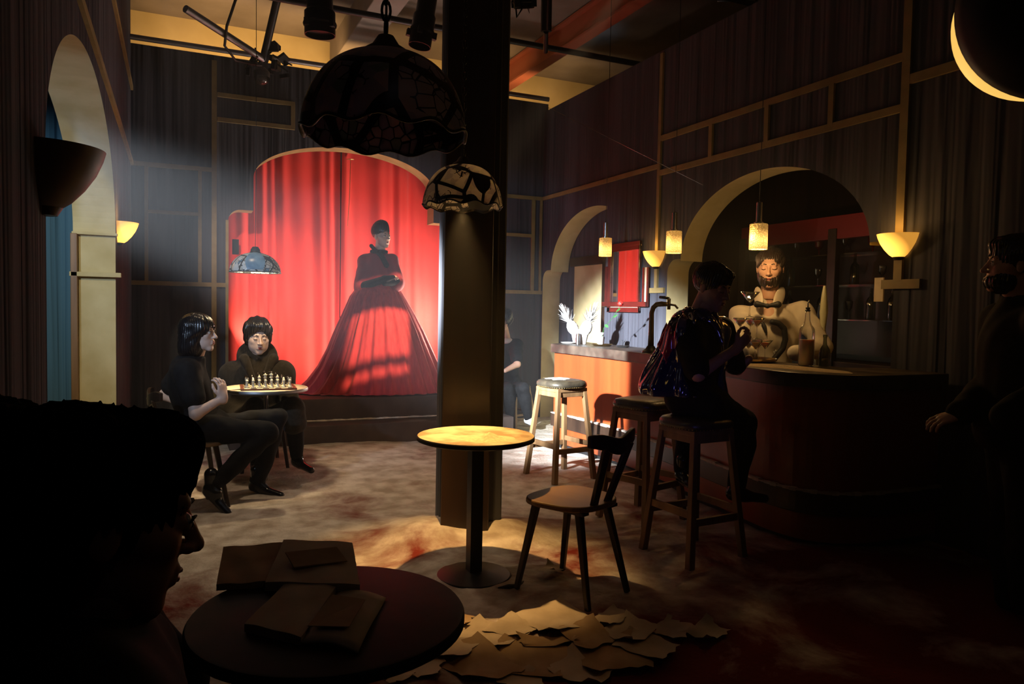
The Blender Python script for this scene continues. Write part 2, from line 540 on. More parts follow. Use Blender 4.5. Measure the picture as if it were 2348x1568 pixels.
class Figure:
    """A person from joint positions in world space. J holds head, neck, chest, pelvis, shoulder/elbow/wrist/hip/knee/ankle as [L, R]."""

    def __init__(s, name, loc, label, cat='person', group=None):
        s.root = empty(name, loc, 0, label, cat, group)
        s.o = np.array(loc, float)

    def setj(s, **J):
        s.J = {k: ([np.array(p, float) for p in v] if isinstance(v, list) else np.array(v, float)) for k, v in J.items()}

    def torso(s, P, g=0.0, k=.06, w=1.0):
        J = s.J; c, p, n = J['chest'], J['pelvis'], J['neck']
        sd = J['shoulder'][1] - J['shoulder'][0]; sw = np.linalg.norm(sd); sd = sd / sw
        up = n - p; up /= np.linalg.norm(up); fw = np.cross(up, sd)
        M = np.stack([sd, fw, up], 1)
        d = ell(P, c, ((sw * .47 + g) * 1, .115 * w + g, .19 + g), M)
        d = smin(d, ell(P, (c + p) / 2, (.135 * w + g, .10 * w + g, .20 + g), M), k)
        d = smin(d, ell(P, p, (.165 * w + g, .12 * w + g, .13 + g), M), k)
        d = smin(d, cap(P, J['shoulder'][0], J['shoulder'][1], .052 + g), k)
        d = smin(d, cap(P, c + up * .10, n, .075 + g, .05 + g), k * .8)
        return d

    def arm(s, P, i, g=0.0, upto=2, frac=1.0, w=1.0):
        J = s.J; a, b, c = J['shoulder'][i], J['elbow'][i], J['wrist'][i]
        if upto == 1:
            b = a + (b - a) * frac
            return cap(P, a, b, .052 * w + g, (.052 - .014 * frac) * w + g)
        d = cap(P, a, b, .052 * w + g, .038 * w + g)
        return smin(d, cap(P, b, b + (c - b) * frac, .039 * w + g, (.039 - .014 * frac) * w + g), .02)

    def leg(s, P, i, g=0.0, frac=1.0, w=1.0):
        J = s.J; a, b, c = J['hip'][i], J['knee'][i], J['ankle'][i]
        d = cap(P, a, b, .085 * w + g, .056 * w + g)
        e = b + (c - b) * .3
        d = smin(d, cap(P, b, e, .054 * w + g, .056 * w + g), .02)
        return smin(d, cap(P, e, b + (c - b) * frac, .056 * w + g, .038 * w + g), .02)

    def body(s, skin, fwd, up=(0, 0, 1), hs=1.0, hands=(), legs=True, hv=7.0, heavy=0, parts=True):
        J = s.J; HM = frame(fwd, up); s.HM = HM; s.hs = hs; hc = J['head']
        nk = J['neck']

        def fhead(P):
            q = (P - hc) @ HM / hs
            d = head_sdf(q, heavy=heavy) * hs
            return smin(d, cap(P, hc + HM @ np.array([0, -.025, -.05]) * hs, nk, .050 * hs, .054 * hs), .02)

        def fbody(P):
            d = s.torso(P, -.008)
            for i in (0, 1):
                d = smin(d, s.arm(P, i), .03)
                if legs: d = smin(d, s.leg(P, i, -.004), .04)
            d = smin(d, cap(P, nk, hc - np.array([0, 0, .07]), .052), .02)
            return d
        pts = [J['neck'], J['pelvis'], J['head'] - [0, 0, .1]] + J['shoulder'] + J['elbow'] + J['wrist'] + ((J['hip'] + J['knee'] + J['ankle']) if legs else [])
        lo, hi = bounds(pts, .15)
        meshes = []
        V, F = nets(fbody, lo, hi, .013)
        meshes.append((V - s.o, F))
        lo, hi = bounds([hc], .15 * hs); lo[2] = min(lo[2], nk[2] - .02)
        V, F = nets(fhead, lo, hi, .0036); meshes.append((V - s.o, F))
        for (i, f, n, c) in hands:
            w = J['wrist'][i]; e = J['elbow'][i]
            cs = c if isinstance(c, (list, tuple)) else None
            side = 1 if i == 1 else -1

            def fh(P):
                d = hand_sdf(P, w, f, n, 0 if cs else c, side, .12, cs)
                return smin(d, cap(P, w + (e - w) * .45, w, .0315, .0245), .02)
            lo, hi = bounds([w, w + np.array(f, float) / np.linalg.norm(f) * .15, w + (e - w) * .35], .06)
            V, F = nets(fh, lo, hi, .0042); meshes.append((V - s.o, F))
        me = join_parts(meshes, 'body')
        s.bodyobj = link('body', me, skin, s.root, True)
        return s

    def hp(s, *q):
        """Head-space point to root-local."""
        return Vector(s.J['head'] + s.HM @ (np.array(q, float) * s.hs) - s.o)

    def face(s, open_eyes=True, lip='lips', brows=True, browang=0):
        R3 = Matrix([list(r) for r in s.HM])
        for sg in (-1, 1):
            if open_eyes:
                m = MB(); m.cur = 0; m.sphere(s.hp(sg * .031, .0795, .011), .0125 * s.hs, 14, 10)
                m.cur = 1; m.sphere(s.hp(sg * .031 + .001, .0885, .010), .0052 * s.hs, 10, 8)
                m.build('eye', ['eye_white', 'iris'], s.root, True)
                l = MB(); l.tube([s.hp(sg * .018, .088, .012), s.hp(sg * .030, .0945, .0195), s.hp(sg * .043, .086, .014)], .0016 * s.hs, 6)
                l.build('eyelid', 'brow', s.root, True)
            else:
                l = MB(); l.tube([s.hp(sg * .019, .0885, .006), s.hp(sg * .031, .0925, .0035), s.hp(sg * .043, .085, .006)], .0015 * s.hs, 6)
                l.build('eyelid', 'brow', s.root, True)
            if brows:
                b = MB(); b.tube([s.hp(sg * .014, .0875, .030 - browang), s.hp(sg * .028, .0865, .0375), s.hp(sg * .046, .072, .031 + browang)], [.0028 * s.hs, .0032 * s.hs, .0014 * s.hs], 6)
                b.build('eyebrow', 'brow', s.root, True)
        l = MB()
        l.tube([s.hp(-.021, .0835, -.0560), s.hp(-.008, .0965, -.0515), s.hp(0, .0970, -.0530), s.hp(.008, .0965, -.0515), s.hp(.021, .0835, -.0560)], [.001 * s.hs, .0040 * s.hs, .0032 * s.hs, .0040 * s.hs, .001 * s.hs], 8)
        l.tube([s.hp(-.020, .083, -.0575), s.hp(-.008, .0945, -.0625), s.hp(.008, .0945, -.0625), s.hp(.020, .083, -.0575)], [.001 * s.hs, .0046 * s.hs, .0046 * s.hs, .001 * s.hs], 8)
        l.build('lips', lip, s.root, True)

    def hair(s, fn, m='hair_black', h=.0042, lo=(-.16, -.2, -.3), hi=(.16, .16, .22), name='hair'):
        """fn in head space."""
        V, F = nets(fn, lo, hi, h)
        V = (V * s.hs) @ s.HM.T + s.J['head'] - s.o
        return link(name, join_parts([(V, F)], name), m, s.root, True)

    def garment(s, name, fn, pts, pad, h, m, label=None):
        lo, hi = bounds(pts, pad)
        V, F = nets(fn, lo, hi, h)
        o = link(name, join_parts([(V - s.o, F)], name), m, s.root, True)
        if label: o['label'] = label
        return o

    def shoe(s, toe, ankle, m='black_gloss', heel=.0, name='shoe', hgt=.07):
        toe = np.array(toe, float); a = np.array(ankle, float)
        f = toe - a; f[2] = 0; L = np.linalg.norm(f); f /= L
        sole = min(toe[2], a[2] - hgt)

        def fn(P):
            hl = a - f * .025
            d = cap(P, [hl[0], hl[1], a[2] - hgt + .035], toe + [0, 0, .02], .036, .026)
            d = smin(d, cap(P, a, a + [0, 0, .09], .042, .045), .03)
            d = smin(d, cap(P, a + f * .05 - [0, 0, .03], a - [0, 0, .01], .034, .04), .03)
            if heel: d = smin(d, cap(P, hl, [hl[0], hl[1], a[2] - hgt - heel + .01], .024, .016), .008)
            return d
        return s.garment(name, fn, [a + [0, 0, .1], toe, [a[0], a[1], a[2] - hgt - heel]], .07, .008, m)
# ------------------------------------------------------------------ room shell
XR, YB, XL, HT = 4.30, 8.60, -.42, 4.03
CEIL = 4.95


def pleat(m, sc=9.0, st=1.0, dist=.06):
    nt = MAT[m].node_tree; N = nt.nodes; L = nt.links
    tc = N.new('ShaderNodeTexCoord'); mp = N.new('ShaderNodeMapping'); mp.inputs['Scale'].default_value = (1, 1, .03)
    n = N.new('ShaderNodeTexNoise'); n.inputs['Scale'].default_value = sc; n.inputs['Detail'].default_value = 2; n.inputs['Distortion'].default_value = .3
    b = N.new('ShaderNodeBump'); b.inputs['Strength'].default_value = st; b.inputs['Distance'].default_value = dist
    L.new(tc.outputs['Object'], mp.inputs[0]); L.new(mp.outputs[0], n.inputs['Vector']); L.new(n.outputs['Fac'], b.inputs['Height'])
    L.new(b.outputs[0], N['Principled BSDF'].inputs['Normal'])


pleat('wall_grey'); pleat('blue_drape', 12)


def arch(c, a, b, spring):
    return lambda u: spring + b * math.sqrt(max(0, 1 - ((u - c) / a) ** 2))


def stepped(o0, o1, sh, rr, c, a, b, spring):
    """Opening with rounded shoulders at height sh and an arch of half width a on top."""
    def f(u):
        if abs(u - c) < a: return arch(c, a, b, spring)(u)
        e = min(u - o0, o1 - u)
        return sh - rr + math.sqrt(max(0, rr * rr - max(0, rr - e) ** 2)) if e < rr else sh
    return f


def arch_wall(name, u0, u1, top, t, to_world, opens, mats, zb=0):
    """Wall over [u0, u1] with openings (a, b, zfun, zbottom). to_world(u, depth, z); depth 0 is the room side."""
    us = {u0, u1}
    for a, b, zf, z0, brk in opens:
        us |= {a, b} | set(brk)
        n = 72
        us |= {a + (b - a) * i / n for i in range(n + 1)}
        for q in list(brk) + [a, b]:
            for e in (.001, .006, .015, .03, .05, .08): us |= {q - e, q + e}
    us = sorted(u for u in us if u0 <= u <= u1)
    m = MB()

    def q4(a, b, c, d): m.add([to_world(*p) for p in (a, b, c, d)], [(0, 1, 2, 3)])
    prev = None
    for i in range(len(us) - 1):
        a, b = us[i], us[i + 1]
        if b - a < 1e-6: continue
        mid = (a + b) / 2; op = None
        for o in opens:
            if o[0] <= mid <= o[1]: op = o
        if op:
            e = (b - a) * .001
            za, zb_ = op[2](a + e), op[2](b - e); bot = op[3]
        else: za = zb_ = bot = None
        m.cur = 0
        if op:
            for dep in (0, t):
                q4((a, dep, za), (b, dep, zb_), (b, dep, top), (a, dep, top))
                if bot > zb: q4((a, dep, zb), (b, dep, zb), (b, dep, bot), (a, dep, bot))
            m.cur = 1
            q4((a, 0, za), (b, 0, zb_), (b, t, zb_), (a, t, za))
            if bot > zb: q4((a, 0, bot), (b, 0, bot), (b, t, bot), (a, t, bot))
        else:
            for dep in (0, t): q4((a, dep, zb), (b, dep, zb), (b, dep, top), (a, dep, top))
        cur = (za, bot) if op else None
        pz = prev
        m.cur = 1
        if (pz is None) != (cur is None):
            z, bo = (cur or pz)
            q4((a, 0, bo), (a, 0, z), (a, t, z), (a, t, bo))
        elif pz and cur and abs(pz[0] - cur[0]) > 1e-5:
            q4((a, 0, pz[0]), (a, 0, cur[0]), (a, t, cur[0]), (a, t, pz[0]))
        prev = (zb_, bot) if op else None
    m.cur = 0
    q4((u0, 0, top), (u1, 0, top), (u1, t, top), (u0, t, top))
    for u in (u0, u1): q4((u, 0, zb), (u, 0, top), (u, t, top), (u, t, zb))
    return struct(m.build(name, mats))


T = .25
# back wall with the stage opening
pc = 1.80
arch_wall('wall_back', XL - .3, XR + .05, HT, T, lambda u, d, z: (u, YB + d, z),
          [(.51, 3.09, stepped(.51, 3.09, 2.42, .13, pc, 1.03, .42, 2.78), .43, (pc - 1.03, pc + 1.03))], ['wall_grey', 'trim_ochre'])
# left wall with the tall arch
la = arch(4.75, 1.66, .78, 1.92)
arch_wall('wall_left', 2.3, YB, CEIL, .28, lambda u, d, z: (XL - d, u, z),
          [(3.09, 6.41, la, 0, ())], ['wall_grey', 'plaster_ochre'])
# right wall with the two stepped arches
arch_wall('wall_right', .6, YB, HT - .1, T, lambda u, d, z: (XR + d, u, z),
          [(3.42, 5.90, stepped(3.42, 5.90, 1.90, .13, 4.66, 1.04, .68, 1.88), 0, (4.66 - 1.04, 4.66 + 1.04)),
           (7.03, 8.56, stepped(5.6, 8.56, 1.90, .13, 7.34, 1.0, .70, 1.88), 0, (7.34 + 1.0,))], ['wall_grey', 'plaster_ochre'])

# niche behind the small arch and alcove behind the bar arch
m = MB(); m.box((XR + T + .03, 7.30, 1.5), (.04, 2.7, 3.0)); struct(m.build('wall_niche', 'wall_grey'))
m = MB(); m.box((XR + 1.45, 4.7, 1.6), (.04, 3.4, 3.2)); m.box((XR + .85, 6.03, 1.6), (1.2, .04, 3.2)); m.box((XR + .85, 3.25, 1.6), (1.2, .04, 3.2)); m.box((XR + .85, 4.7, 3.02), (1.3, 3.4, .04))
struct(m.build('wall_alcove', 'dark_wood'))
# walls out of frame close to and behind the camera, and the real building behind the set
m = MB(); m.box((1.5, -1.6, 2.5), (7, .1, 5.2)); struct(m.build('wall_front', 'black'))
m = MB(); m.box((6.3, 4.0, 2.5), (.1, 13, 5.2)); struct(m.build('wall_outer_right', 'black'))
m = MB(); m.box((-2.9, 4.0, 2.5), (.1, 13, 5.2)); struct(m.build('wall_outer_left', 'black'))
m = MB(); m.box((1.7, 10.36, 2.5), (9.4, .1, 5.2)); struct(m.build('wall_building', 'yellow_wall'))
m = MB(); m.box((1.7, 4.4, CEIL + .05), (9.4, 12.2, .1)); struct(m.build('ceiling', 'ceiling_plaster'))
m = MB(); m.box((2.06, 5.9, CEIL - .17), (.34, 8.8, .34)); struct(m.build('ceiling_beam', 'ceiling_plaster', bevel=.01))
m = MB()
for i in range(3): m.box((1.7, 10.26, 4.18 + i * .085), (9.2, .05 + .05 * (i % 2), .022))
struct(m.build('trim_1', 'trim_ochre'))
m = MB()                                         # long window strip in the building wall
m.box((.60, 10.27, 3.95), (1.9, .06, .05)); m.box((.60, 10.27, 4.12), (1.9, .06, .03)); m.box((1.54, 10.27, 3.9), (.04, .06, .5))
for k in range(7): m.bar((-.3 + k * .27, 10.26, 3.9), (-.15 + k * .27, 10.26, 4.12), .02, .02); m.bar((-.15 + k * .27, 10.26, 4.12), (-.03 + k * .27, 10.26, 3.9), .02, .02)
struct(m.build('window_1', 'trim_ochre'))

# curtain outside the left arch
m = MB(); n = 60
for k in range(n + 1):
    x = -2.7 + 2.25 * k / n; yy = 7.5 + .045 * math.sin(k * 1.35) + .02 * math.sin(k * .6)
    m.v += [(x, yy, 0), (x, yy, 3.6)]
m.f = [(2 * k, 2 * k + 2, 2 * k + 3, 2 * k + 1) for k in range(n)]; m.mi = [0] * n
o = tag(m.build('curtain', 'blue_drape', smooth=True), 'blue grey curtain hanging outside the tall ochre arch', 'curtain')

# mouldings on the left jamb
m = MB(); m.box((XL - .135, 6.395, 1.905), (.30, .05, .02)); m.box((XL - .13, 6.39, 1.60), (.34, .07, .035)); struct(m.build('trim_2', 'plaster_ochre', bevel=.004))
m = MB(); m.box((XL - .27, 6.385, .95), (.045, .06, 1.9)); struct(m.build('trim_3', 'stool_wood', bevel=.004))

# ochre rails on the walls
TR = [0]


def rail(kind, a0, a1, b, w=.052, d=.022, name='trim'):
    """kind 'bh','bv' on the back wall, 'rh','rv' on the right wall, 'lh' on the left wall; a0..a1 extent, b the other coordinate."""
    m = MB(); q = (a0 + a1) / 2; L = a1 - a0
    if kind == 'bh': m.box((q, YB - d / 2, b), (L, d, w))
    if kind == 'bv': m.box((b, YB - d / 2 - .001, q), (w, d, L))
    if kind == 'rh': m.box((XR - d / 2, q, b), (d, L, w))
    if kind == 'rv': m.box((XR - d / 2 - .001, b, q), (d, w, L))
    if kind == 'lh': m.box((XL + d / 2, q, b), (d, L, w))
    TR[0] += 1
    struct(m.build('trim_%d' % (TR[0] + 3), 'trim_ochre'))


rail('bv', 0, 3.97, .37, .05); rail('bh', XL, .37, 2.82, .045); rail('bh', XL, .51, 1.60, .045); rail('bh', -.28, .22, 2.34, .035)
rail('bv', 1.6, 2.80, -.28, .035); rail('bv', 1.6, 2.80, .23, .035); rail('bv', 0, 2.3, .50, .03)
rail('bh', .40, 1.20, 3.62, .045); rail('bh', .40, 1.20, 3.36, .045); rail('bv', 3.36, 3.62, 1.18, .045)
rail('bh', 3.12, XR, 2.82, .045); rail('bh', 3.12, 4.14, 2.34, .04); rail('bh', 3.12, XR, 1.62, .045); rail('bv', 1.62, 2.82, 4.16, .045); rail('bv', 1.62, 2.82, 4.27, .03)
rail('rh', 6.06, YB, 2.82, .045); rail('rv', 1.63, 3.9, 6.06, .045); rail('rh', 5.93, 6.16, 1.61, .05)
rail('rh', 3.40, 6.06, 2.75, .05); rail('rh', 3.40, 6.06, 3.08, .05)
for yy in (5.30, 4.62, 3.98): rail('rv', 2.75, 3.08, yy, .045)
rail('rv', 1.63, 3.9, 3.38, .06); rail('rh', 3.22, 3.50, 1.61, .06); rail('rh', 1.0, 3.38, 2.92, .06)
rail('lh', 2.3, YB, 2.82, .05); rail('lh', 2.3, YB, 3.58, .05)


# floor: red carpet under plaster dust, heaped in places
def fh(x, y):
    h = .012 * math.sin(x * 1.7 + y * .8) * math.sin(y * 1.3 - x * .5) + .010
    for cx, cy, r, a in ((1.45, 4.30, .28, .085), (1.90, 4.18, .20, .07), (1.2, 7.12, 1.5, .05), (2.9, 5.5, .9, .030), (3.45, 3.1, .5, .045), (1.1, 5.3, 1.2, .02), (3.1, 4.3, .6, .02), (1.7, 2.95, .4, .02), (.75, 2.9, .4, .02)):
        h += a * math.exp(-((x - cx) ** 2 + (y - cy) ** 2) / (r * r))
    h += .006 * math.sin(x * 9 + 2 * math.sin(y * 7)) * math.sin(y * 11 + x * 3) + .003 * math.sin(x * 31 + y * 13) * math.sin(y * 27 - x * 9)
    return max(h, 0)


x0, x1, y0, y1, st = XL - 2.3, 6.2, -1.5, 10.2, .045
nx, ny = int((x1 - x0) / st), int((y1 - y0) / st)
m = MB()
m.v = [(x0 + (x1 - x0) * i / nx, y0 + (y1 - y0) * j / ny, fh(x0 + (x1 - x0) * i / nx, y0 + (y1 - y0) * j / ny) - .012) for i in range(nx + 1) for j in range(ny + 1)]
m.f = [(i * (ny + 1) + j, (i + 1) * (ny + 1) + j, (i + 1) * (ny + 1) + j + 1, i * (ny + 1) + j + 1) for i in range(nx) for j in range(ny)]
m.mi = [0] * len(m.f)
fm = mat('floor_dust', rough=.95, spec=.1)
nt = fm.node_tree; N = nt.nodes; L = nt.links; bs = N['Principled BSDF']
tc = N.new('ShaderNodeTexCoord')
n1 = N.new('ShaderNodeTexNoise'); n1.inputs['Scale'].default_value = 1.5; n1.inputs['Detail'].default_value = 8; n1.inputs['Roughness'].default_value = .62; n1.inputs['Distortion'].default_value = .5
L.new(tc.outputs['Object'], n1.inputs['Vector'])
sx = N.new('ShaderNodeSeparateXYZ'); L.new(tc.outputs['Object'], sx.inputs[0])
# the dust thins out toward the front right of the room
ma = N.new('ShaderNodeMath'); ma.operation = 'MULTIPLY_ADD'; ma.inputs[1].default_value = .075; ma.inputs[2].default_value = -.24
L.new(sx.outputs['Y'], ma.inputs[0])
mb = N.new('ShaderNodeMath'); mb.operation = 'MULTIPLY_ADD'; mb.inputs[1].default_value = -.02
L.new(sx.outputs['X'], mb.inputs[0]); L.new(ma.outputs[0], mb.inputs[2])
mc = N.new('ShaderNodeMath'); mc.operation = 'MINIMUM'; mc.inputs[1].default_value = .12; L.new(mb.outputs[0], mc.inputs[0])
ad = N.new('ShaderNodeMath'); ad.operation = 'ADD'; L.new(n1.outputs['Fac'], ad.inputs[0]); L.new(mc.outputs[0], ad.inputs[1])
rp = N.new('ShaderNodeValToRGB'); rp.color_ramp.elements[0].position = .36; rp.color_ramp.elements[1].position = .56
L.new(ad.outputs[0], rp.inputs[0])
n2 = N.new('ShaderNodeTexNoise'); n2.inputs['Scale'].default_value = 7; n2.inputs['Detail'].default_value = 6; L.new(tc.outputs['Object'], n2.inputs['Vector'])
sr = N.new('ShaderNodeValToRGB'); sr.color_ramp.elements[0].color = (.40, .33, .26, 1); sr.color_ramp.elements[1].color = (.66, .60, .52, 1)
sr.color_ramp.elements[0].position = .35; sr.color_ramp.elements[1].position = .62
L.new(n2.outputs['Fac'], sr.inputs[0])
mx = N.new('ShaderNodeMix'); mx.data_type = 'RGBA'; mx.inputs['A'].default_value = (.16, .022, .014, 1)
L.new(rp.outputs[0], mx.inputs['Factor']); L.new(sr.outputs[0], mx.inputs['B']); L.new(mx.outputs['Result'], bs.inputs['Base Color'])
bp = N.new('ShaderNodeBump'); bp.inputs['Strength'].default_value = .6; bp.inputs['Distance'].default_value = .012
n3 = N.new('ShaderNodeTexNoise'); n3.inputs['Scale'].default_value = 45; n3.inputs['Detail'].default_value = 8; L.new(tc.outputs['Object'], n3.inputs['Vector'])
L.new(n3.outputs['Fac'], bp.inputs['Height']); L.new(bp.outputs[0], bs.inputs['Normal'])
struct(m.build('floor', fm, smooth=True))

# stage: two steps
m = MB(); m.box((1.9, 7.945, .11), (2.9, 1.29, .24)); st1 = m.build('stage', 'stage_black', bevel=.008)
tag(st1, 'low dark two-step stage under the red curtain', 'stage')
m = MB(); m.box((1.9, 8.11, .335), (2.9, .965, .23)); m.box((1.9, 9.12, .335), (2.9, .50, .23)); m.box((1.8, 8.73, .44), (2.56, .28, .02)); m.build('platform', 'stage_black', st1, bevel=.008)
m = MB()
for k in range(60):
    x = .62 + 2.55 * k / 59
    m.sphere((x, 7.60 + .006 * math.sin(k), .232), .018 + .008 * math.sin(k * 2.3) ** 2, 8, 5, (2, 1.2, .5))
tag(m.build('dust_ridge', 'sand', st1, True), 'line of pale dust along the upper riser')

# the red curtain behind the opening, two halves meeting right of centre
for half, (xa, xb) in enumerate(((.30, 1.795), (1.805, 3.35))):
    m = MB(); n = 150; zs = [.456, 1.2, 2.0, 2.8, 3.5]
    for k in range(n + 1):
        x = xa + (xb - xa) * k / n
        ph = x * 19 + 1.3 * math.sin(x * 7 + half)
        for iz, z in enumerate(zs):
            a = .022 * (1 + .15 * iz) * (.6 + .4 * math.sin(x * 3.1 + 1))
            m.v.append((x, 9.02 + a * math.sin(ph) + .012 * math.sin(ph * 2.3 + z), z))
    q = len(zs)
    m.f = [(k * q + i, (k + 1) * q + i, (k + 1) * q + i + 1, k * q + i + 1) for k in range(n) for i in range(q - 1)]; m.mi = [0] * len(m.f)
    o = m.build('stage_curtain', 'red_curtain', smooth=True)
    tag(o, ['left half of the bright red pleated stage curtain', 'right half of the red stage curtain, behind the singer'][half], 'curtain', 'red stage curtains')
# black box behind the curtain
m = MB(); m.box((1.8, 9.3, 2), (4.6, .04, 4.0)); struct(m.build('wall_backstage', 'black'))
m = MB(); m.tube([(1.90, 8.96, 3.14), (1.89, 8.955, 2.7), (1.87, 8.955, 2.35)], [.004, .004, .003], 6); m.sphere((1.90, 8.96, 3.15), .02, 8, 6, (2.4, 1, .4))
m.build('cord', 'brass', o)

# left side slot with a small plate on the curtain
pl = wy(540, 566, 8.9)
m = MB(); m.box(pl, (.07, .02, .17)); ob = m.build('wall_plate', 'black_metal', bevel=.004)
tag(ob, 'small dark plate on the red curtain above the hanging lamp', 'plate')

# pillar wrapped in drape
PX, PY = 1.695, 4.37
m = MB(); n = 96
for k in range(n):
    a = 2 * PI * k / n
    r = .180 + .008 * math.sin(k * 1.9) + .006 * math.sin(k * .7)
    ca, sa = math.cos(a), math.sin(a); q = max(abs(ca), abs(sa)) ** .55
    m.v += [(PX + r * ca / q * 1.0, PY + r * sa / q, -.02), (PX + r * ca / q, PY + r * sa / q, 4.6)]
m.f = [(2 * k, 2 * ((k + 1) % n), 2 * ((k + 1) % n) + 1, 2 * k + 1) for k in range(n)]; m.mi = [0] * n
pil = m.build('pillar', 'drape_grey', smooth=True); struct(pil)
fr = Vector((PX, PY, 0)); dcam = Vector((-PX, -PY, 0)).normalized(); sd = Vector((-dcam.y, dcam.x, 0))
m = MB(); R3 = Matrix((sd, -dcam, Vector((0, 0, 1)))).transposed()
c = fr + dcam * .222 + sd * -.02
m.box((c.x, c.y, 2.30), (.29, .04, 4.60), R3)
pb = m.build('boarding', 'dark_wood', pil, bevel=.006)
tag(pb, 'dark flat boarding on the front of the pillar')
# ------------------------------------------------------------------ tables


def rrect(w, d, r, n=6, cx=0, cy=0):
    pts = []
    for sx_, sy_, a0 in ((1, 1, 0), (-1, 1, 90), (-1, -1, 180), (1, -1, 270)):
        for k in range(n + 1):
            a = math.radians(a0 + 90 * k / n)
            pts.append((cx + sx_ * (w / 2 - r) + r * math.cos(a), cy + sy_ * (d / 2 - r) + r * math.sin(a)))
    return pts


def fz(x, y): return fh(x, y) - .012


def round_table(x, y, h, R, label, top='bar_top', edge='black', post=.05, square=False, group='round cafe tables', basez=None):
    t = empty('round_table', (x, y, 0), 0, label, 'table', group)
    m = MB(); m.lathe([(.0, h - .030), (R * .93, h - .030), (R, h - .022), (R, h - .006), (R - .004, h)], n=72); m.build('table_edge', edge, t, True, auto=.7)
    m = MB(); m.lathe([(R - .004, h), (R - .010, h + .0015), (0, h + .0015)], n=72); m.build('tabletop', top, t, True, auto=.7)
    m = MB()
    if square: m.box((0, 0, (h - .03) / 2), (post * 1.3, post * 1.3, h - .03))
    else: m.tube([(0, 0, .02), (0, 0, h - .03)], post / 2, 16)
    m.build('post', 'black_metal' if square else 'steel', t, not square, auto=.7)
    m = MB(); m.lathe([(0, .034), (.05, .034), (.09, .026), (.19, .016), (.20, .004), (.20, -.01)], n=40); m.build('base', 'black_metal', t, True, auto=.7)
    m = MB(); m.lathe([(.08, h - .055), (.085, h - .032), (0, h - .032)], n=24); m.build('top_plate', 'black_metal', t, True)
    return t


noisy(mat('table_sandy', rough=.7), (.30, .20, .10), (.62, .50, .32), 6, lo=.38, hi=.58, bump=.15)
noisy(mat('table_dark', rough=.55, spec=.2), (.030, .016, .012), (.070, .040, .032), 5, stretch=(1, 1, 1))
noisy(mat('table_cream', rough=.5), (.62, .50, .34), (.72, .60, .42), 9)
cafe = round_table(1.415, 3.55, .745, .305, 'small round table with a lamp-lit dusty top in front of the pillar', 'table_sandy', post=.05, square=True)
fgt = round_table(.30, 1.585, .742, .290, 'dark round table with open papers, closest to the camera', 'table_dark', post=.07)
cht = round_table(.63, 5.98, .76, .315, 'round pale-topped table holding the chess game', 'table_cream', 'dull_steel', .035)

# heap of dust on the cafe table
m = MB()
for i in range(15):
    for j in range(25):
        u = i / 14; a = 2 * PI * j / 24
        m.v.append((1.415 + .015 + .12 * u * math.cos(a) * 1.15, 3.55 - .14 + .11 * u * math.sin(a) * (.9 if math.sin(a) > 0 else .9), .7467 + .034 * math.exp(-(u * 1.9) ** 2) * (1 - u) + .002 * (1 - u) * math.sin(a * 3 + u * 9)))
m.f = [(i * 25 + j, (i + 1) * 25 + j, (i + 1) * 25 + j + 1, i * 25 + j + 1) for i in range(14) for j in range(24)]; m.mi = [0] * len(m.f)
noisy(mat('sand_warm', rough=.95, spec=.1), (.52, .40, .24), (.68, .54, .34), 60, bump=.4, bscale=200)
tag(m.build('dust_heap', 'sand_warm', smooth=True, weld=True), 'low heap of plaster dust on the lamp-lit round table', 'dust heap', kind='stuff')


# ------------------------------------------------------------------ chair with plank seat and slatted back
def plank_chair(x, y, rz, label, seatmat='stool_wood', group='wooden plank-seat chairs', tint='dark_wood'):
    t = empty('wooden_chair', (x, y, fz(x, y)), rz, label, 'chair', group)
    # local: front toward +y, back at -y
    pts = []
    for k in range(40):
        a = 2 * PI * k / 40; c_, s_ = math.cos(a), math.sin(a)
        w = .205 + .020 * s_; q = (abs(c_) ** 3 + abs(s_) ** 3) ** (1 / 3)
        pts.append((w * c_ / q, .195 * s_ / q))
    m = MB(); m.prism(pts, .440, .468); m.build('seat', 'seat_wood', t, bevel=.007)
    for sx_ in (-1, 1):
        m = MB(); m.bar((sx_ * .13, .12, .445), (sx_ * .185, .195, .0), .036, .036, (0, 1, 0), .026, .026); m.build('leg', tint, t, bevel=.006)
        m = MB(); m.bar((sx_ * .11, -.12, .445), (sx_ * .165, -.225, .0), .036, .036, (0, 1, 0), .026, .026); m.build('leg', tint, t, bevel=.006)
        m = MB(); m.bar((sx_ * .055, -.165, .455), (sx_ * .095, -.262, .76), .048, .020, (0, 1, .3), .056, .020); m.build('back_slat', tint, t, bevel=.005)
        m = MB(); m.bar((sx_ * .12, .0, .432), (sx_ * .12, -.17, .432), .05, .018); m.build('seat_batten', tint, t, bevel=.004)
    m = MB(); n = 16; q = []
    for k in range(n + 1):
        u = -1 + 2 * k / n; xx = .185 * u; yy = -.268 + .045 * u * u; hh = .040 - .012 * abs(u) ** 3; zc = .775 - .010 * math.cos(u * PI * 1.0) * (1 - abs(u)) - .012 * math.cos(u * PI)
        for dy, dz in ((-.011, -hh), (.011, -hh), (.011, hh), (-.011, hh)): m.v.append((xx, yy + dy, zc + dz))
    m.f = [(4 * k + i, 4 * k + 4 + i, 4 * k + 4 + (i + 1) % 4, 4 * k + (i + 1) % 4) for k in range(n) for i in range(4)] + [(3, 2, 1, 0), (4 * n, 4 * n + 1, 4 * n + 2, 4 * n + 3)]
    m.mi = [0] * len(m.f); m.build('backrest', tint, t, bevel=.005)
    return t


